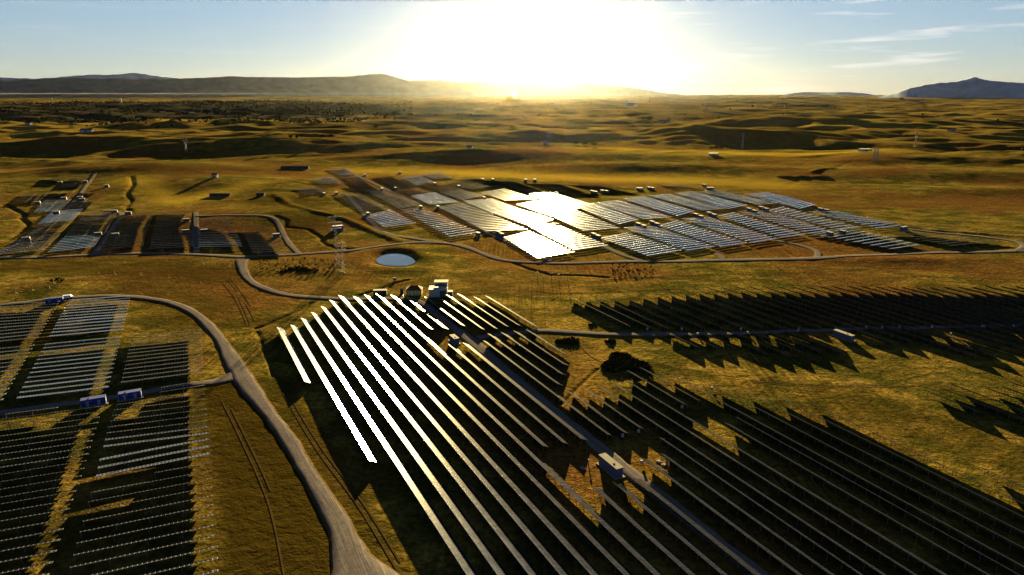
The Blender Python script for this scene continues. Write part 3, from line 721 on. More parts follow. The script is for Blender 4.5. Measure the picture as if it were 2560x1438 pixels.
STUFF = [
    ((816, 425), (865, 422), (849, 443), (887, 438), 3.2), ((779, 451), (831, 445), (805, 464), (859, 460), 3.0), ((737, 472), (797, 469), (760, 490), (820, 484), 4.6),
    ((850, 445), (902, 441), (875, 460), (925, 455), 4.6), ((877, 462), (925, 457), (910, 478), (957, 472), 7.5), ((910, 480), (957, 475), (947, 499), (992, 490), 4.8), ((950, 500), (1005, 492), (997, 526), (1055, 515), 5.2),
    ((840, 490), (897, 486), (902, 530), (979, 525), 5.0), ((1097, 523), (1160, 512), (1212, 583), (1316, 578), 4.8), ((1029, 494), (1090, 485), (1072, 515), (1147, 509), 3.0), ((1000, 447), (1052, 441), (1040, 466), (1091, 460), 3.2),
    ((1050, 439), (1100, 432), (1085, 451), (1137, 446), 3.4), ((930, 445), (985, 440), (985, 472), (1040, 466), 7.5), ((1097, 485), (1155, 477), (1155, 504), (1210, 492), 5.2), ((1158, 507), (1232, 501), (1228, 538), (1300, 527), 3.6),
    ((1201, 486), (1264, 476), (1260, 505), (1339, 501), 4.2), ((1230, 537), (1300, 527), (1322, 570), (1381, 553), 3.2), ((1325, 490), (1380, 486), (1430, 530), (1478, 514), 3.2), ((1292, 516), (1360, 505), (1375, 544), (1435, 530), 3.2),
    ((1437, 520), (1487, 512), (1544, 565), (1595, 553), 4.0), ((1491, 512), (1549, 505), (1605, 552), (1679, 547), 3.6), ((1559, 502), (1612, 495), (1690, 544), (1734, 531), 3.6), ((1625, 494), (1675, 489), (1751, 530), (1816, 525), 3.8),
    ((1687, 487), (1737, 483), (1819, 526), (1866, 516), 3.6), ((1750, 484), (1795, 480), (1893, 516), (1945, 511), 4.4), ((1862, 489), (1920, 485), (1997, 526), (2037, 515), 3.2), ((2030, 592), (2130, 576), (2222, 628), (2295, 617), 8.0),
    ((2210, 588), (2290, 583), (2370, 620), (2500, 608), 9.5), ((1050, 465), (1100, 458), (1100, 483), (1160, 476), 7.5), ((1110, 460), (1160, 452), (1170, 476), (1225, 470), 8.0), ((1150, 447), (1200, 445), (1240, 475), (1300, 470), 9.0),
    ((1215, 448), (1290, 452), (1310, 483), (1390, 483), 9.5), ((1310, 456), (1400, 458), (1420, 490), (1500, 490), 9.0), ((1420, 460), (1500, 462), (1520, 484), (1590, 482), 9.0), ((1640, 462), (1700, 461), (1680, 471), (1752, 473), 4.0),
    ((985, 476), (1035, 470), (1025, 490), (1085, 482), 7.0), ((860, 468), (905, 464), (905, 484), (945, 480), 7.5),
    ((125, 445), (180, 444), (102, 462), (157, 459), 5.5), ((185, 445), (239, 443), (148, 471), (211, 468), 5.2), ((65, 487), (122, 484), (30, 514), (100, 507), 5.0), ((130, 482), (192, 478), (107, 503), (172, 497), 6.5),
    ((215, 480), (260, 477), (197, 497), (230, 497), 6.5), ((110, 506), (180, 503), (84, 537), (148, 532), 3.4), ((185, 502), (253, 500), (166, 525), (234, 522), 5.6), ((130, 534), (209, 527), (97, 564), (185, 554), 2.8),
    ((96, 566), (184, 556), (66, 597), (150, 590), 5.8), ((60, 602), (150, 592), (0, 640), (112, 630), 4.8), ((217, 533), (295, 532), (200, 554), (282, 555), 4.8), ((198, 556), (281, 557), (165, 594), (262, 589), 6.5),
    ((162, 598), (257, 592), (122, 635), (236, 622), 4.0), ((300, 539), (387, 533), (245, 629), (357, 620), 6.8), ((397, 533), (480, 531), (375, 627), (485, 622), 6.4), ((494, 553), (581, 552), (497, 622), (606, 621), 5.0), ((600, 567), (672, 567), (632, 637), (715, 634), 6.6),
    ((0, 540), (30, 533), (-60, 560), (-10, 552), 6.0)]
allb = MB()
for q in STUFF:
    TL, TR, BL, BR, tl = q
    a = np.array(G(*TL))[:2]; b_ = np.array(G(*BL))[:2]; n_ = max(3, int(round(abs(np.dot(b_ - a, RDIR)) / 7.2)) + 1)
    for mb in block(TL, TR, BL, BR, n_, 'x', tl, 3.6, gap=True, detail=False, hub=2.0, jit=.25):
        k0 = len(allb.v); allb.v += mb.v; allb.f += [tuple(i + k0 for i in f) for f in mb.f]; allb.uv += mb.uv; allb.mi += mb.mi
o = allb.build('distant_panel_rows', [M['trackfar'], M['shadedback']])
tag(o, 'hundreds of distant tracker rows in tilted blocks across the far solar farm', 'solar panel rows', kind='stuff')

# ------------------------------------------------------------------ distant mountains
def ridge(name, prof, D, depth, label_h, seed, base=-140):
    """a range whose skyline stands at distance D; prof: skyline pixels"""
    prof = sorted(prof); xs = np.linspace(prof[0][0], prof[-1][0], 260)
    ys = np.interp(xs, [p[0] for p in prof], [p[1] for p in prof])
    K = 26; V = []; Fc = []
    for i, (x, y) in enumerate(zip(xs, ys)):
        rx, ry, rz = ray(x, y); h_ = math.hypot(rx, ry); az_ = math.atan2(rx, ry)
        dd = D * (1 + .02 * math.sin(i * .05 + seed))
        top = CAM_H + rz / h_ * dd
        crag = 1 + .05 * (fbm(np.array([i * .21 + seed]), np.array([seed * 3.3]), 3)[0] - .5)
        top = base + (top - base) * crag
        for k_ in range(K):
            t = (k_ - K * .62) / (K * .62) if k_ < K * .62 else (k_ - K * .62) / (K * .38)
            r_ = dd + t * depth
            f = max(0., 1 - abs(t))
            nz_ = (fbm(np.array([az_ * r_ / 700.]), np.array([r_ / 900. + seed]), 4)[0] - .5) * (1 - f) * f * 4
            z_ = base + (top - base) * max(0, f + .30 * nz_)
            V.append((r_ * math.sin(az_), r_ * math.cos(az_), z_))
    n_ = len(xs)
    for i in range(n_ - 1):
        for k_ in range(K - 1):
            a = i * K + k_; Fc.append((a, a + K, a + K + 1, a + 1))
    me = bpy.data.meshes.new(name); me.from_pydata(V, [], Fc); me.update()
    for p in me.polygons: p.use_smooth = True
    o = link(name, me, M['hillhaze'] if D > 28000 or name == 'mountain' else M['hill']); tag(o, kind='structure'); return o
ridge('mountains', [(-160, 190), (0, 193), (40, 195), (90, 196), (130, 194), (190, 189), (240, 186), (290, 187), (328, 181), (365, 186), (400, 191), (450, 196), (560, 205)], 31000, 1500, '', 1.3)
ridge('hills', [(-300, 200), (0, 201), (90, 197), (180, 195), (300, 196), (420, 197), (520, 194), (575, 190), (640, 193), (760, 193), (860, 191), (905, 187), (950, 184), (985, 190), (1020, 201), (1060, 210), (1120, 222), (1200, 234)], 21000, 1500, '', 4.1)
ridge('hills', [(900, 224), (1040, 200), (1105, 200), (1150, 205), (1200, 204), (1240, 206), (1290, 210), (1345, 209), (1410, 206), (1440, 207), (1520, 213), (1600, 222), (1660, 232), (1740, 240)], 27000, 1700, '', 7.7)
ridge('hills', [(1000, 222), (1040, 211), (1080, 208), (1170, 209), (1250, 210), (1330, 214), (1420, 219), (1520, 230), (1560, 238)], 23500, 1600, '', 8.7)
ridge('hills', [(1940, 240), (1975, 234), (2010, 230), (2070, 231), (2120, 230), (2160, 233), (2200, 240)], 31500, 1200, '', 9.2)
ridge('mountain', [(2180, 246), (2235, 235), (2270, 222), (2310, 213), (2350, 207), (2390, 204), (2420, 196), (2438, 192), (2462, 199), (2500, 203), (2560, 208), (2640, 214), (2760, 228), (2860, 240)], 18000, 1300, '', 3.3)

# ------------------------------------------------------------------ inverter kiosks
ru = math.atan2(RDIR[1], RDIR[0]); uu = math.atan2(UDIR[1], UDIR[0])
def kiosk(px, py, Lx, W_, H_, rz, label, cmat='kiosk', full=True, group='inverter kiosks among the panels'):
    p = G(px, py); e = empty('inverter_kiosk', (p.x, p.y, p.z), rz); tag(e, label, 'kiosk', group)
    b = MB(); b.box(-Lx / 2 - .7, Lx / 2 + .7, -W_ / 2 - .6, W_ / 2 + .6, -.4, .28); b.build('plinth', M['concrete'], e)
    b = MB(); b.box(-Lx / 2, Lx / 2, -W_ / 2, W_ / 2, .28, H_)
    for i in range(int(Lx / .9)):
        x = -Lx / 2 + .45 + i * .9
        for sg in (-1, 1): b.box(x - .05, x + .05, sg * W_ / 2 - .03, sg * W_ / 2 + .03, .4, H_ - .1)
    bd = b.build('body', M[cmat], e)
    b = MB(); b.box(-Lx / 2 - .12, Lx / 2 + .12, -W_ / 2 - .12, W_ / 2 + .12, H_, H_ + .14)
    if full: b.box(-Lx * .2, -Lx * .2 + .5, -.3, .3, H_ + .14, H_ + .3)
    b.build('roof', M['kioskroof'] if cmat != 'kioskblue' else M['kioskblue'], e)
    if full:
        for sg, xo in ((-1, -Lx * .25), (-1, Lx * .22)):
            b = MB(); b.box(xo - .5, xo + .5, sg * W_ / 2 - .07, sg * W_ / 2 - .03, .35, 2.3); d = b.build('door', M['door'], e)
            b = MB(); b.box(xo + .32, xo + .40, sg * W_ / 2 - .13, sg * W_ / 2 - .07, 1.15, 1.35); b.build('handle', M['steel'], d)
        for z_ in (1.1, 1.7):
            b = MB()
            for q in range(5): b.box(Lx / 2 + .02, Lx / 2 + .06, -W_ * .3, W_ * .3, z_ + q * .08, z_ + .05 + q * .08)
            b.build('louvre_vent', M['door'], e)
        if cmat == 'kioskblue':
            b = MB()
            for q in range(5): b.box(-Lx * .42 + q * .55, -Lx * .42 + q * .55 + .36, -W_ / 2 - .09, -W_ / 2 - .04, H_ - .75, H_ - .55)
            b.build('white_vent_strip', M['white'], e)
    return e
kiosk(1526, 1176, 10.2, 2.6, 3.4, ru, 'dark blue inverter kiosk with pale roof beside the long shaded road at its lit gap')
kiosk(1136, 856, 6.6, 2.6, 3.0, ru, 'grey inverter kiosk at the road fork beside the bright glaring panel rows')
kiosk(2108, 846, 10.5, 2.6, 3.0, ru, 'long lavender inverter kiosk with cream roof beside the straight cross road')
kiosk(236, 1012, 8.5, 2.6, 3.0, uu, 'blue inverter kiosk with white vent strip below the shaded track, one nearer the frame edge', 'kioskblue')
kiosk(327, 996, 8.0, 2.6, 3.0, uu, 'blue inverter kiosk below the shaded track, one nearer the road junction', 'kioskblue')
kiosk(137, 757, 9.0, 2.6, 3.0, uu, 'dark blue container standing on the curved road beside the white van', 'kioskblue')
KS = {
 'the purple and silver blocks of the smaller farm': [(66, 601), (246, 589), (289, 591), (465, 582), (466, 554), (511, 581), (691, 592), (286, 532), (321, 536), (200, 497), (205, 502), (160, 499), (94, 510), (141, 535), (150, 459), (213, 457)],
 'the corner of the far farm next to the brown hillside': [(920, 538), (811, 488), (841, 486), (955, 476), (989, 474), (912, 440), (1000, 434), (1087, 462), (1147, 469), (1052, 521), (1095, 521), (1195, 589)],
 'the sunlit back edge of the far farm': [(1207, 452), (1232, 452), (1314, 453), (1337, 453), (1359, 486), (1391, 486), (1480, 482), (1489, 484), (1506, 481), (1516, 482), (1595, 475), (1603, 475), (1622, 473), (1631, 474), (1760, 466), (1771, 474), (1780, 474), (1210, 498)],
 'the cross aisle of the far farm': [(1392, 566), (1246, 586), (1254, 591), (1484, 591), (1495, 596), (1596, 565), (1609, 570), (1630, 560), (1642, 565), (1739, 541), (1752, 546), (1772, 537), (1785, 542), (1872, 527), (1886, 532), (1902, 523), (1915, 527), (2051, 527), (2066, 530), (2074, 588), (2106, 584)],
}
for ph, L_ in KS.items():
    for i, (x, y) in enumerate(L_):
        kiosk(x, y, 5.6, 2.5, 2.7, uu if x < 700 else ru, f'small grey kiosk, {ordw(i)} along {ph}', full=(x, y) == (66, 601))
kiosk(2259, 576, 7, 2.8, 3.4, uu, 'lone dark kiosk at the far end of the pale last panel block', full=False)
kiosk(845, 576, 9, 4.5, 4.2, uu, 'dark blue shed standing behind the two lattice pylons', 'kioskblue', full=False)
kiosk(267, 468, 5, 3, 3, uu, 'tiny dark kiosk alone in the golden field of the smaller farm', full=False)

# ------------------------------------------------------------------ farm buildings in the middle
p = G(1097, 739); e = empty('warehouse', p, R(2)); tag(e, 'white warehouse with dark door and open gabled front beside the middle road', 'warehouse')
b = MB(); b.box(-5.6, 0.0, -3.5, 5, -.3, 4.7); b.build('side_wing', M['white'], e)
b = MB(); b.box(0.0, 5.4, -3.45, 6.0, -.3, 5.6)
b.prism8([(-2.5, .5, 5.6), (5.4, .5, 5.6), (5.4, 6, 5.6), (-2.5, 6, 5.6), (-2.5, .5, 8.0), (5.4, .5, 8.0), (5.4, 6, 8.0), (-2.5, 6, 8.0)]); b.build('main_hall', M['white'], e)
b = MB(); b.prism8([(-2.8, .2, 8.02), (5.8, .2, 8.02), (5.8, 6.3, 8.02), (-2.8, 6.3, 8.02), (-2.8, .2, 8.4), (5.8, .2, 8.4), (5.8, 6.3, 8.4), (-2.8, 6.3, 8.4)])
b.build('roof', M['kioskroof'], e)
b = MB(); b.face([(-2.0, .47, 5.7), (4.9, .47, 5.7), (4.9, .47, 6.6), (1.4, .47, 7.7), (-2.0, .47, 6.6)]); b.build('gable_opening', M['dark'], e)
b = MB(); b.box(.9, 4.6, -3.52, -3.46, 0, 4.0); b.build('door', M['dark'], e)
b = MB(); b.box(-5.9, .1, -3.8, 5.2, 4.7, 4.9); b.build('wing_roof', M['white'], e)
b = MB(); b.box(5.45, 8.4, -1, 3, -.3, 2.6); b.build('lean_to', M['shed'], e)
p = G(1036, 736); e = empty('yellow_house', p, R(2)); tag(e, 'small yellow house with brown hipped roof and white shuttered windows', 'house')
b = MB(); b.box(-4.7, 4.7, -2.6, 4.2, -.3, 3.3); b.build('wall', M['yellow'], e)
b = MB(); x0, x1, y0, y1 = -5.1, 5.1, -3.0, 4.6; rg = [(-2.2, .8, 5.6), (2.2, .8, 5.6)]
c4 = [(x0, y0, 3.32), (x1, y0, 3.32), (x1, y1, 3.32), (x0, y1, 3.32)]
b.face([c4[0], c4[1], rg[1], rg[0]]); b.face([c4[1], c4[2], rg[1]]); b.face([c4[2], c4[3], rg[0], rg[1]]); b.face([c4[3], c4[0], rg[0]]); b.face(c4[::-1]); b.build('roof', M['tile'], e)
for x, w, z0, z1 in ((-3.2, .7, 1.1, 2.3), (-1.2, 1.0, .05, 2.4), (1.2, .8, 1.0, 2.4), (3.2, .8, 1.0, 2.4)):
    b = MB(); b.box(x - w / 2, x + w / 2, -2.66, -2.61, z0, z1); w_ = b.build('door' if z0 < .5 else 'window', M['pane'], e)
    b = MB(); b.box(x - w / 2 - .12, x + w / 2 + .12, -2.69, -2.67, z0 - .14, z0 - .02); b.build('sill', M['white'], w_)
p = G(951, 736); e = empty('dark_shed', p, R(3)); tag(e, 'long low dark shed with grey roof next to the middle road', 'shed')
b = MB(); b.box(-4.0, 4.0, -1.6, 1.6, -.2, 2.7); b.build('wall', M['shed'], e)
b = MB(); b.box(-4.2, 4.2, -1.8, 1.8, 2.7, 2.95); b.build('roof', M['kioskroof'], e)
b = MB(); b.box(-1, 1, -1.67, -1.61, 0, 2.3); b.build('door', M['dark'], e)
p = G(1005, 733); e = empty('pump_hut', p, 0); tag(e, 'tiny dark hut standing between the dark shed and the yellow house', 'hut')
b = MB(); b.box(-1.0, 1.0, -.8, .8, 0, 2.2); b.build('wall', M['shed'], e)
b = MB(); b.prism8([(-1.2, -1, 2.22), (1.2, -1, 2.22), (1.2, 1, 2.22), (-1.2, 1, 2.22), (-1.2, -1, 2.3), (1.2, -1, 2.3), (1.2, 1, 2.7), (-1.2, 1, 2.7)]); b.build('roof', M['kioskroof'], e)
p = G(987, 702); e = empty('water_trailer', p, R(20)); tag(e, 'small pale water tank trailer alone in the meadow below the pond', 'trailer')
b = MB(); b.box(-1.3, 1.3, -.6, .6, .5, 1.0); b.build('chassis', M['shed'], e)
b = MB(); n_ = 10
for i in range(n_):
    a0, a1 = 2 * math.pi * i / n_, 2 * math.pi * (i + 1) / n_
    q = [(-1.2, .6 * math.cos(a0), 1.6 + .6 * math.sin(a0)), (1.2, .6 * math.cos(a0), 1.6 + .6 * math.sin(a0)), (1.2, .6 * math.cos(a1), 1.6 + .6 * math.sin(a1)), (-1.2, .6 * math.cos(a1), 1.6 + .6 * math.sin(a1))]
    b.face(q[::-1])
for x in (-1.2, 1.2): b.face([(x, .6 * math.cos(2 * math.pi * i / n_), 1.6 + .6 * math.sin(2 * math.pi * i / n_)) for i in range(n_)])
b.build('tank', M['white'], e)
for sg in (-1, 1):
    b = MB(); b.bar((0, sg * .65, .35), (0, sg * .85, .35), .6); b.build('wheel', M['tyre'], e)
# the van
p = G(171, 748); e = empty('delivery_van', p + Vector((0, 0, .42)), uu + R(6)); tag(e, 'white van parked on the curved road beside the blue container', 'van')
prof = [(-2.6, .45), (2.6, .45), (2.6, 1.15), (1.9, 1.35), (1.35, 2.15), (-2.6, 2.25)]
b = MB()
for sg in (-1, 1):
    q = [(x, sg * .95, z_) for x, z_ in prof]; b.face(q if sg < 0 else q[::-1])
for i in range(len(prof)):
    a, c_ = prof[i], prof[(i + 1) % len(prof)]; b.face([(a[0], -.95, a[1]), (a[0], .95, a[1]), (c_[0], .95, c_[1]), (c_[0], -.95, c_[1])])
b.build('body', M['vanwhite'], e)
b = MB(); b.face([(1.93, -.8, 1.40), (1.93, .8, 1.40), (1.43, .8, 2.10), (1.43, -.8, 2.10)]); b.build('windscreen', M['dark'], e)
for sg in (-1, 1):
    b = MB(); b.box(.5, 1.3, sg * .96 - .01, sg * .96 + .01, 1.4, 2.0); b.build('side_window', M['dark'], e)
    b = MB(); b.box(2.6, 2.63, sg * .7 - .15, sg * .7 + .15, .75, 1.0); b.build('headlight', M['pane'], e)
for x in (-1.7, 1.7):
    for sg in (-1, 1):
        b = MB()
        for i in range(12):
            a0, a1 = 2 * math.pi * i / 12, 2 * math.pi * (i + 1) / 12
            b.face([(x + .36 * math.cos(a), sg * y_, .36 + .36 * math.sin(a)) for a, y_ in ((a0, .75), (a1, .75), (a1, 1.0), (a0, 1.0))])
        b.face([(x + .36 * math.cos(2 * math.pi * i / 12), sg * 1.0, .36 + .36 * math.sin(2 * math.pi * i / 12)) for i in range(12)])
        w_ = b.build('wheel', M['tyre'], e)
# small things round the dark kiosk
p = G(1471, 1160); e = empty('vent_post', p); tag(e, 'short white capped post casting a long shadow beside the dark kiosk', 'post')
b = MB(); b.cyl(0, 0, 0, 1.3, .18); b.build('pole', M['white'], e); b = MB(); b.cyl(0, 0, 1.3, 1.75, .34, .2); b.build('cap', M['white'], e)
for (x, y), lab in (((1457, 1171), 'low concrete slab lying beside the white capped post'), ((1647, 1154), 'low concrete slab at the edge of the lit wedge across the road'), ((1660, 1163), 'low concrete slab beside the utility cabinet across the road'),
                    ((1554, 1170), 'low concrete slab at the road side end of the dark kiosk')):
    p = G(x, y); b = MB(); b.box(-.9, .9, -.7, .7, -.15, .22); b.box(-.5, .5, -.35, .35, .225, .30); o = b.build('concrete_slab', M['concrete']); o.location = p; o.rotation_euler.z = ru; tag(o, lab, 'slab', 'concrete slabs round the kiosk')
p = G(1667, 1163); e = empty('utility_cabinet', p, ru); tag(e, 'small pale utility cabinet at the end of the lit wedge', 'cabinet')
b = MB(); b.box(-.4, .4, -.3, .3, 0, 1.3); b.build('body', M['white'], e); b = MB(); b.box(-.45, .45, -.35, .35, 1.3, 1.36); b.build('roof', M['steel'], e)

# ------------------------------------------------------------------ pylons and poles
def pylon(px, py, h, label, base=3.4, arms=3, armw=5.0, rz=.3, bar=.13):
    p = G(px, py); e = empty('lattice_pylon', p, rz); tag(e, label, 'pylon', 'lattice pylons carrying the power line')
    b = MB(); lv = [0, .14, .27, .39, .50, .60, .69, .77, .84, .90, .95, 1.0]; w = lambda t: base * (1 - t) ** 1.1 + .5
    for i in range(len(lv) - 1):
        z0, z1 = lv[i] * h, lv[i + 1] * h; a, c_ = w(lv[i]) / 2, w(lv[i + 1]) / 2
        cs = [(-1, -1), (1, -1), (1, 1), (-1, 1)]
        for k_ in range(4):
            (sx, sy), (tx, ty) = cs[k_], cs[(k_ + 1) % 4]
            b.bar((sx * a, sy * a, z0), (sx * c_, sy * c_, z1), bar)
            b.bar((sx * a, sy * a, z0), (tx * c_, ty * c_, z1), bar * .6); b.bar((tx * a, ty * a, z0), (sx * c_, sy * c_, z1), bar * .6)
            b.bar((sx * c_, sy * c_, z1), (tx * c_, ty * c_, z1), bar * .6)
    b.build('lattice_mast', M['steel'], e)
    for k_ in range(arms):
        z_ = h * (.97 - .10 * k_); aw = armw * (1 - .12 * abs(k_ - 1)); b = MB()
        for sg in (-1, 1):
            b.bar((0, -.3, z_), (sg * aw, 0, z_ + .1), bar * .8); b.bar((0, .3, z_), (sg * aw, 0, z_ + .1), bar * .8); b.bar((0, 0, z_ + 1.2), (sg * aw, 0, z_ + .1), bar * .7)
            b.bar((sg * aw, 0, z_ + .1), (sg * aw, 0, z_ - 1.3), .14)
        b.build('cross_arm', M['steel'], e)
    return e
pylon(846, 681, 40, 'tall lattice pylon with pale tip standing in the meadow beside the pond, tallest of all')
pylon(859, 684, 22, 'shorter lattice pylon standing just beside the tallest one', base=2.6, armw=3)
pylon(466, 381, 28, 'distant lattice pylon on the dim slopes beyond the smaller farm', bar=.35)
pylon(1855, 374, 36, 'distant lattice pylon behind the small olive grove', bar=.4)
pylon(2287, 368, 34, 'distant lattice pylon standing against the dark hollow', bar=.4)
pylon(2184, 404, 24, 'first of two close distant pylons above the farm corner', bar=.35)
pylon(2191, 405, 22, 'second of two close distant pylons above the farm corner, slightly lower', bar=.35)
pylon(1766, 279, 60, 'very distant lattice pylon on the plain past the silos', bar=.7, base=6, armw=8)
for i, (x, y, h_) in enumerate([(1329, 722, 8), (1359, 722, 9), (1344, 700, 6), (1379, 703, 6), (1397, 706, 6), (1419, 703, 6)]):
    p = G(x, y); e = empty('wooden_pole', p, .3 + i); tag(e, f'thin dark wooden pole in the meadow below the ditch, {ordw(i)} along the line', 'pole', 'wooden poles in the meadow')
    b = MB(); b.cyl(0, 0, -.3, h_, .16, .1, 8); b.build('pole', M['bark'], e)
    b = MB(); b.bar((-1.3, 0, h_ - .6), (1.3, 0, h_ - .6), .15); b.build('cross_arm', M['bark'], e)
# stakes standing in the brown field
stk = [(1250, 1035), (1390, 1020), (1395, 1045), (1530, 1015), (1670, 1020), (1905, 1045), (2030, 1050), (2160, 1065), (2285, 1035), (2290, 1075), (985, 1140), (975, 1210), (1150, 1150), (1120, 1230), (1410, 1160),
       (1395, 1210), (1545, 1165), (1540, 1215), (1690, 1185), (1680, 1240), (1820, 1195), (1815, 1210), (2010, 1245), (2120, 1225), (2115, 1290), (1290, 1260), (930, 1290), (805, 1240), (570, 1280), (1790, 1310), (2080, 1395),
       (2130, 1270), (2150, 1320), (620, 1130), (575, 1190), (535, 1240), (495, 1290), (450, 1165), (410, 1215), (370, 1265), (330, 1310), (200, 1295), (160, 1340), (690, 1185), (650, 1215), (2490, 1130), (2430, 1040)]
proto = None
for x, y in stk:
    p = G(x / 4, 400 + y / 4)
    if proto is None:
        b = MB(); b.cyl(0, 0, -.3, 2.2, .10, .08, 6); b.bar((0, 0, 2.1), (.35, .3, 2.1), .12); b.bar((.02, 0, 1.2), (.9, .8, 0), .09); proto = b.build('field_stake', M['stake']); o = proto
        tag(o, 'pale thin braced stake standing in the brown field between the two farm roads', 'stake', 'pale stakes in the brown field')
    else: o = proto.copy(); COL.objects.link(o)
    o.location = p; o.rotation_euler.z = random.uniform(-.3, .3)

# ------------------------------------------------------------------ trees and shrubs
def leaf_cloud(b, cx, cy, cz, rx, ry, rz, n_, size):
    for i in range(n_):
        a = random.uniform(0, 2 * math.pi); u = random.uniform(-1, 1); q = math.sqrt(1 - u * u); r_ = random.random() ** .45
        r_ *= .72 + .5 * vnoise(np.array([a * 1.7 + cx]), np.array([u * 2 + cy]))[0]
        x, y, z = cx + rx * r_ * q * math.cos(a), cy + ry * r_ * q * math.sin(a), cz + rz * r_ * u
        d = Vector((random.gauss(0, 1), random.gauss(0, 1), random.gauss(0, 1))).normalized(); t = d.orthogonal().normalized() * size * random.uniform(.5, 1.2); s_ = d.cross(t)
        c_ = Vector((x, y, z)); b.face([c_ - t - s_ * .6, c_ + t - s_ * .6, c_ + t * .7 + s_ * .7, c_ - t * .7 + s_ * .7])
def tree(px, py, h_, cr, label, m='leaf', group='trees on the distant plain', n_=240, name='tree'):
    p = G(px, py); e = empty(name, p, random.uniform(0, 6)); tag(e, label, 'tree', group)
    b = MB(); b.cyl(0, 0, -.5, h_ * .5, h_ * .035, h_ * .022, 7)
    for k_ in range(4):
        a = k_ * 1.6 + .4; b.bar((0, 0, h_ * .32), (cr * .55 * math.cos(a), cr * .55 * math.sin(a), h_ * .62), h_ * .022)
    b.build('trunk', M['bark'], e)
    b = MB()
    for k_ in range(7):
        a = k_ * .95; rr = cr * (.0 if k_ == 0 else .52)
        leaf_cloud(b, rr * math.cos(a), rr * math.sin(a), h_ * (.78 if k_ == 0 else .60 + .1 * math.sin(k_ * 2.1)), cr * .55, cr * .55, h_ * .20, n_ // 7, cr * .13)
    b.build('crown', M[m], e); return e
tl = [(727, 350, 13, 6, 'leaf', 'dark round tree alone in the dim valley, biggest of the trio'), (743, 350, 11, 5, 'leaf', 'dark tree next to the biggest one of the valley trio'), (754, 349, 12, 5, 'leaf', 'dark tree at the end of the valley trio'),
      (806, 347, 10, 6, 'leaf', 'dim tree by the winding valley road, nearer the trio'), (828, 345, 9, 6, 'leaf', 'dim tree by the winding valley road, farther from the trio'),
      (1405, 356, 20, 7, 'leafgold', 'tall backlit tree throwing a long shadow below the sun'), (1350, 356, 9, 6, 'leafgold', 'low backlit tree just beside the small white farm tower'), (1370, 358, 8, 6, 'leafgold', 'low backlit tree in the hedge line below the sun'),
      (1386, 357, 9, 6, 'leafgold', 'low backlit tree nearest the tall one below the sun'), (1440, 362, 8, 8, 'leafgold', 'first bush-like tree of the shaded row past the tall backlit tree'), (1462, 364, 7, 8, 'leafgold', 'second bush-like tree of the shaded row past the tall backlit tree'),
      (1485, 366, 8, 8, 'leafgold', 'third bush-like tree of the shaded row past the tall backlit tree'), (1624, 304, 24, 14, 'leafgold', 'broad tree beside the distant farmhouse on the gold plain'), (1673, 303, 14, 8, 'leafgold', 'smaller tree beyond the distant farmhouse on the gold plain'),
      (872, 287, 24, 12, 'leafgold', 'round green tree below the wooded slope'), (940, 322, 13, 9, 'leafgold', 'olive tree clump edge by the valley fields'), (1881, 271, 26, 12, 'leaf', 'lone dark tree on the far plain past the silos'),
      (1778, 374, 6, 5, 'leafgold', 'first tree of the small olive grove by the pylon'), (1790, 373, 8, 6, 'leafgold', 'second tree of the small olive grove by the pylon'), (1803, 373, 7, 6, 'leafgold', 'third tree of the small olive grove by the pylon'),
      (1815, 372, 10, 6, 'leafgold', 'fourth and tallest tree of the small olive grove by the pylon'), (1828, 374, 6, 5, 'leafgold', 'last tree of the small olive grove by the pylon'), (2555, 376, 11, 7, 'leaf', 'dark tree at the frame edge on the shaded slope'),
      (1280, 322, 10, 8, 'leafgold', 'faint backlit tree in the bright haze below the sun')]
for x, y, h_, cr, m, lab in tl: tree(x, y, h_, cr, lab, m)
# young trees planted in the meadows
b0 = empty('sapling', (0, 0, 0)); tag(b0, 'small dark young tree planted in the meadow near the pond', 'young tree', 'young trees in the meadow')
b = MB(); b.cyl(0, 0, -.2, 1.0, .09, .07, 6); b.build('trunk', M['bark'], b0); b = MB(); leaf_cloud(b, 0, 0, 1.4, .8, .8, .8, 60, .25); b.build('crown', M['leaf'], b0)
sp = []
for i in range(24): sp.append((1532 + (i % 8) * 13 + random.uniform(-5, 5), 666 + (i // 8) * 9.5 + random.uniform(-3, 3), 'small dark young tree planted in the meadow before the oval gravel loop'))
for i in range(52): sp.append((648 + (i % 18) * 12.5 + random.uniform(-5, 5), 656 + (i // 18) * 11 + random.uniform(-4, 4), None))
for i, (x, y, lab) in enumerate(sp):
    o = b0 if i == 0 else copy_tree(b0); p = G(x, y); o.location = p; s_ = random.uniform(.6, 1.25); o.scale = (s_, s_, s_ * random.uniform(.8, 1.3)); o.rotation_euler.z = random.uniform(0, 6)
    if lab: o['label'] = lab; o['group'] = 'young trees before the gravel loop'
    else: o['label'] = 'small dark young tree planted in the meadow near the pond'; o['group'] = 'young trees in the meadow'
def thicket(cx, cy, rx, ry, n_, hmax, label, seed):
    """bushes grown into one dark mass inside an ellipse given in pixels"""
    random.seed(seed); c_ = G(cx, cy); ex = G(cx + rx, cy); ey = G(cx, cy - ry); a = (ex - c_).length; d = (ey - c_).length; b = MB()
    for i in range(n_):
        th = random.uniform(0, 2 * math.pi); r_ = math.sqrt(random.random()) * (.85 + .25 * math.sin(3 * th + seed))
        x, y = c_.x + a * r_ * math.cos(th), c_.y + d * r_ * math.sin(th); s_ = random.uniform(.5, 1.) * hmax
        leaf_cloud(b, x, y, hz(x, y) + s_ * .4, s_ * .7, s_ * .7, s_ * .6, 26, .3 * s_ ** .5)
    o = b.build('scrub_thicket', M['leaf']); tag(o, label, 'scrub', kind='stuff'); return o
thicket(1560, 910, 62, 24, 560, 1.7, 'round dark thicket of scrub in the open ground', 3)
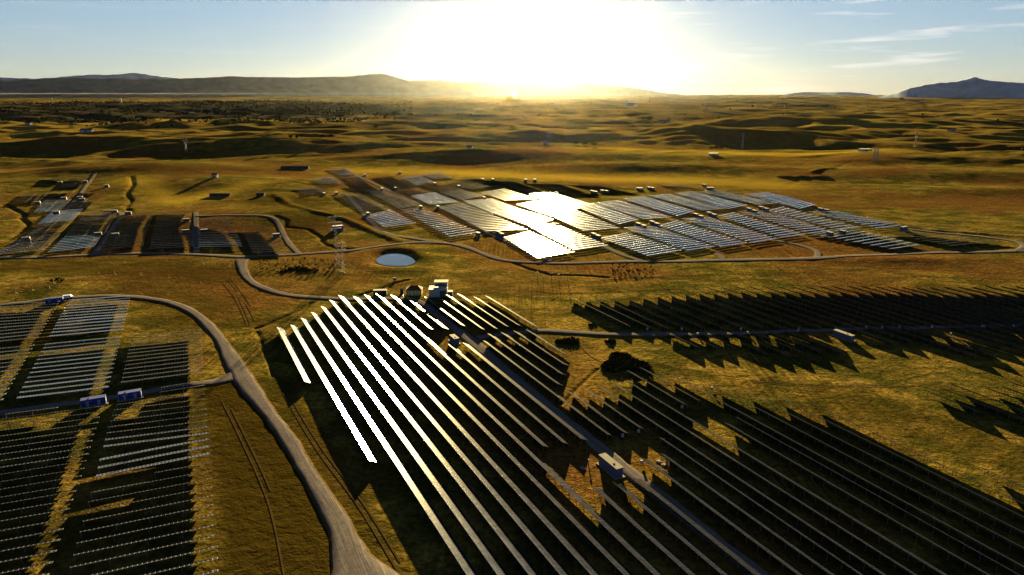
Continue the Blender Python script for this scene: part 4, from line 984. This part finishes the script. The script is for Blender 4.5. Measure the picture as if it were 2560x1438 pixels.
thicket(1422, 855, 32, 9, 130, 1.3, 'low dark scrub just below the straight cross road', 5)
thicket(1526, 855, 14, 6, 40, 1.1, 'small tuft of dark scrub below the straight cross road', 6)
thicket(1480, 813, 12, 4, 30, .8, 'small dark scrub patch in the bright meadow', 8)
thicket(745, 676, 52, 7, 120, 1.4, 'dark reedy scrub in the meadow by the pylons', 9)
thicket(140, 700, 30, 5, 30, .9, 'thin scrub in the brown field', 10)
random.seed(21)
# woodland on the far plateau and slopes: nobody could count it
b = MB(); cnt = 0
while cnt < 4600:
    if random.random() < .93:
        az_ = R(random.uniform(-40, -8)); r_ = random.uniform(2600, 8500)
    else: az_ = R(random.uniform(-40, 40)); r_ = random.uniform(3000, 11000)
    x, y = r_ * math.sin(az_), r_ * math.cos(az_)
    if az_ < R(-7) and fbm(np.array([x / 420 + 31]), np.array([y / 260 + 2]), 4)[0] < .47: continue
    if az_ > R(-7) and fbm(np.array([x / 420 + 31]), np.array([y / 260 + 2]), 4)[0] < .60: continue
    cnt += 1; s_ = random.uniform(2, 4.2) * (1 + r_ / 12000); z_ = hz(x, y)
    for k_ in range(7):
        d = Vector((random.gauss(0, 1), random.gauss(0, 1), random.gauss(0, .6))).normalized(); t = d.orthogonal().normalized() * s_ * random.uniform(.5, .9); s2_ = d.cross(t)
        c_ = Vector((x + random.uniform(-.5, .5) * s_, y + random.uniform(-.5, .5) * s_, z_ + s_ * random.uniform(.3, 1))); b.face([c_ - t - s2_, c_ + t - s2_, c_ + t * .6 + s2_, c_ - t * .6 + s2_])
o = b.build('distant_woodland', M['leaf']); tag(o, 'dark scattered woodland covering the far plateau and slopes', 'woodland', kind='stuff')
# dry tufts of grass over the near ground
V = []; Fc = []; n_ = 26000
th = np.random.uniform(-.72, .72, n_); rr = np.exp(np.random.uniform(math.log(120), math.log(900), n_)); tx = rr * np.sin(th); ty = rr * np.cos(th)
keep = fbm(tx / 25, ty / 25, 3) > .46; tx, ty = tx[keep], ty[keep]; tz = height(tx, ty); n_ = len(tx)
hh = np.random.uniform(.04, .17, n_) * (1 + np.hypot(tx, ty) / 900); ww = hh * np.random.uniform(.5, 1.1, n_); an = np.random.uniform(0, math.pi, n_)
vs = []
for k_ in range(3):
    a = an + k_ * math.pi * 2 / 3; vs.append(np.column_stack([tx + ww * np.cos(a), ty + ww * np.sin(a), tz - .05]))
vs.append(np.column_stack([tx, ty, tz + hh])); V = np.stack(vs, 1).reshape(-1, 3)
i4 = np.arange(n_) * 4; Fc = np.concatenate([np.column_stack([i4, i4 + 1, i4 + 3]), np.column_stack([i4 + 1, i4 + 2, i4 + 3]), np.column_stack([i4 + 2, i4, i4 + 3])])
me = bpy.data.meshes.new('grass_tufts'); me.from_pydata(V.tolist(), [], Fc.tolist()); me.update()
M['tuft'] = simple('dry_grass_blades', (.085, .060, .014), 1., var=.5, scale=.2, spec=0.)
o = link('grass_tufts', me, M['tuft']); tag(o, 'dry tufts of grass dotted over the open ground', 'grass', kind='stuff')

# ------------------------------------------------------------------ far buildings
def far_building(px, py, w, d, h_, label, name, m='white', roof='tile', gable=True, rz=0., cat='building'):
    p = G(px, py); e = empty(name, p, rz); tag(e, label, cat)
    b = MB(); b.box(-w / 2, w / 2, -d / 2, d / 2, -2, h_); b.build('wall', M[m], e)
    b = MB(); o_ = .4
    if gable:
        g_ = h_ + d * .28; A = [(-w / 2 - o_, -d / 2 - o_, h_ + .03), (w / 2 + o_, -d / 2 - o_, h_ + .03), (w / 2 + o_, d / 2 + o_, h_ + .03), (-w / 2 - o_, d / 2 + o_, h_ + .03)]; r0, r1 = (-w / 2 - o_, 0, g_), (w / 2 + o_, 0, g_)
        b.face([A[0], A[1], r1, r0]); b.face([A[2], A[3], r0, r1]); b.face([A[1], A[2], r1]); b.face([A[3], A[0], r0]); b.face(A[::-1])
    else: b.box(-w / 2 - o_, w / 2 + o_, -d / 2 - o_, d / 2 + o_, h_, h_ + .5)
    b.build('roof', M[roof], e)
    b = MB(); b.box(-w * .12, w * .12, -d / 2 - .08, -d / 2 - .02, 0, h_ * .7); b.build('door', M['dark'], e)
    return e
far_building(218, 330, 34, 14, 6, 'long low grey farm building in the dim hills beyond the smaller farm', 'farm_building')
far_building(72, 312, 18, 14, 6, 'tiny white farmhouse on the dim hills near the frame edge', 'farmhouse')
far_building(738, 421, 44, 6, 2.0, 'long dark livestock shed behind the corner of the far farm', 'livestock_shed', 'shed', 'shed', cat='shed')
far_building(551, 490, 24, 5, 1.8, 'low dark sheep shed on the golden field behind the smaller farm', 'livestock_shed', 'shed', 'shed', cat='shed')
far_building(652, 490, 9, 5, 2.2, 'small dark hut on the crest of the brown hillside', 'stone_hut', 'shed', 'shed', cat='hut')
far_building(538, 444, 7, 7, 4, 'tiny pale hut alone on the slope above the brown hillside', 'stone_hut', 'silo', 'tile', cat='hut')
far_building(1660, 307, 44, 14, 7, 'long white farmhouse beside the broad tree on the gold plain', 'farmhouse')
far_building(1363, 359, 9, 8, 6, 'tiny white farmhouse beside the backlit trees below the sun', 'farmhouse')
far_building(1372, 341, 10, 8, 5, 'tiny pale barn on the bright slope behind the backlit trees', 'barn')
far_building(2380, 328, 22, 14, 5, 'small pale barn on the shaded slope near the dark hollow', 'barn', 'silo')
far_building(2162, 378, 22, 12, 4, 'grey flat barn on the ridge beyond the two close pylons', 'barn', 'silo', 'kioskroof', False)
far_building(1783, 389, 17, 9, 4, 'small grey hut beside the dark track below the olive grove', 'field_hut', 'silo', 'kioskroof', False, cat='hut')
far_building(2065, 269, 40, 20, 9, 'tiny white house far away on the plain under the low blue hills', 'farmhouse')
far_building(2254, 247, 60, 30, 12, 'tiny pale house at the foot of the big mountain', 'farmhouse')
far_building(1174, 371, 12, 9, 4, 'tiny pale hut on the gold slopes beside the valley track', 'field_hut', cat='hut')
p = G(1578, 266); e = empty('grain_silos', p); tag(e, 'block of pale concrete grain silos standing on the hazy plain', 'silos')
for i in range(5):
    b = MB(); b.cyl(-48 + i * 20, 0, -5, 34 - 3 * (i % 2), 10.2, None, 16); b.build('silo', M['silo'], e)
b = MB(); b.box(-60, -52, -8, 8, -5, 42); b.box(34, 62, -14, 14, -5, 16); b.build('head_house', M['silo'], e)
for (x, y), lab in (((130, 250), 'pale old watchtower on the wooded plateau, one nearer the frame edge'), ((303, 257), 'pale old watchtower on the wooded plateau, one farther from the frame edge')):
    p = G(x, y); e = empty('watchtower', p); tag(e, lab, 'tower'); b = MB(); b.cyl(0, 0, -5, 26, 6, 4.6, 12); b.build('shaft', M['silo'], e); b = MB(); b.cyl(0, 0, 26, 30, 6, 6, 12); b.build('cap', M['silo'], e)

# wire fence round the far farm
pts = smooth_path([tuple(G0(x, y)) for x, y in ((1745, 474), (1830, 482), (1940, 507), (2060, 530), (2200, 556), (2340, 571), (2480, 587), (2600, 604))], 9)
b = MB()
for q in pts: z_ = hz(q[0], q[1]); b.bar((q[0], q[1], z_ - .2), (q[0], q[1], z_ + 2.2), .14)
for q, q2 in zip(pts[:-1], pts[1:]):
    z_, z2 = hz(q[0], q[1]), hz(q2[0], q2[1])
    for k_ in (.7, 1.4, 2.1): b.bar((q[0], q[1], z_ + k_), (q2[0], q2[1], z2 + k_), .04)
o = b.build('wire_fence', M['steel']); tag(o, 'thin wire fence running along the outer bank of the far farm', 'fence')

# ------------------------------------------------------------------ air
def volume_box(name, x0, x1, y0, y1, z0, z1, dens, colr, aniso, kind='stuff', label=None):
    b = MB(); b.box(x0, x1, y0, y1, z0, z1); m = bpy.data.materials.new(name); m.use_nodes = True; nt = m.node_tree
    nt.nodes.remove(nt.nodes['Principled BSDF']); v = nt.nodes.new('ShaderNodeVolumePrincipled'); v.inputs['Density'].default_value = dens; v.inputs['Color'].default_value = (*colr, 1); v.inputs['Anisotropy'].default_value = aniso
    nt.links.new(v.outputs[0], nt.nodes['Material Output'].inputs['Volume']); o = b.build(name, m); tag(o, label, None, None, kind); return o
HAZE = 3.8e-7
volume_box('haze', -30000, 30000, -400, 35500, -260, 1150, HAZE, (.80, .88, 1.), .90, label='thin warm haze over the whole plain')
volume_box('fog_bank', -9500, -1400, 10500, 13500, 90, 104, 7e-6, (.97, .97, .98), .3, label='thin pale layer of fog lying before the far hills')
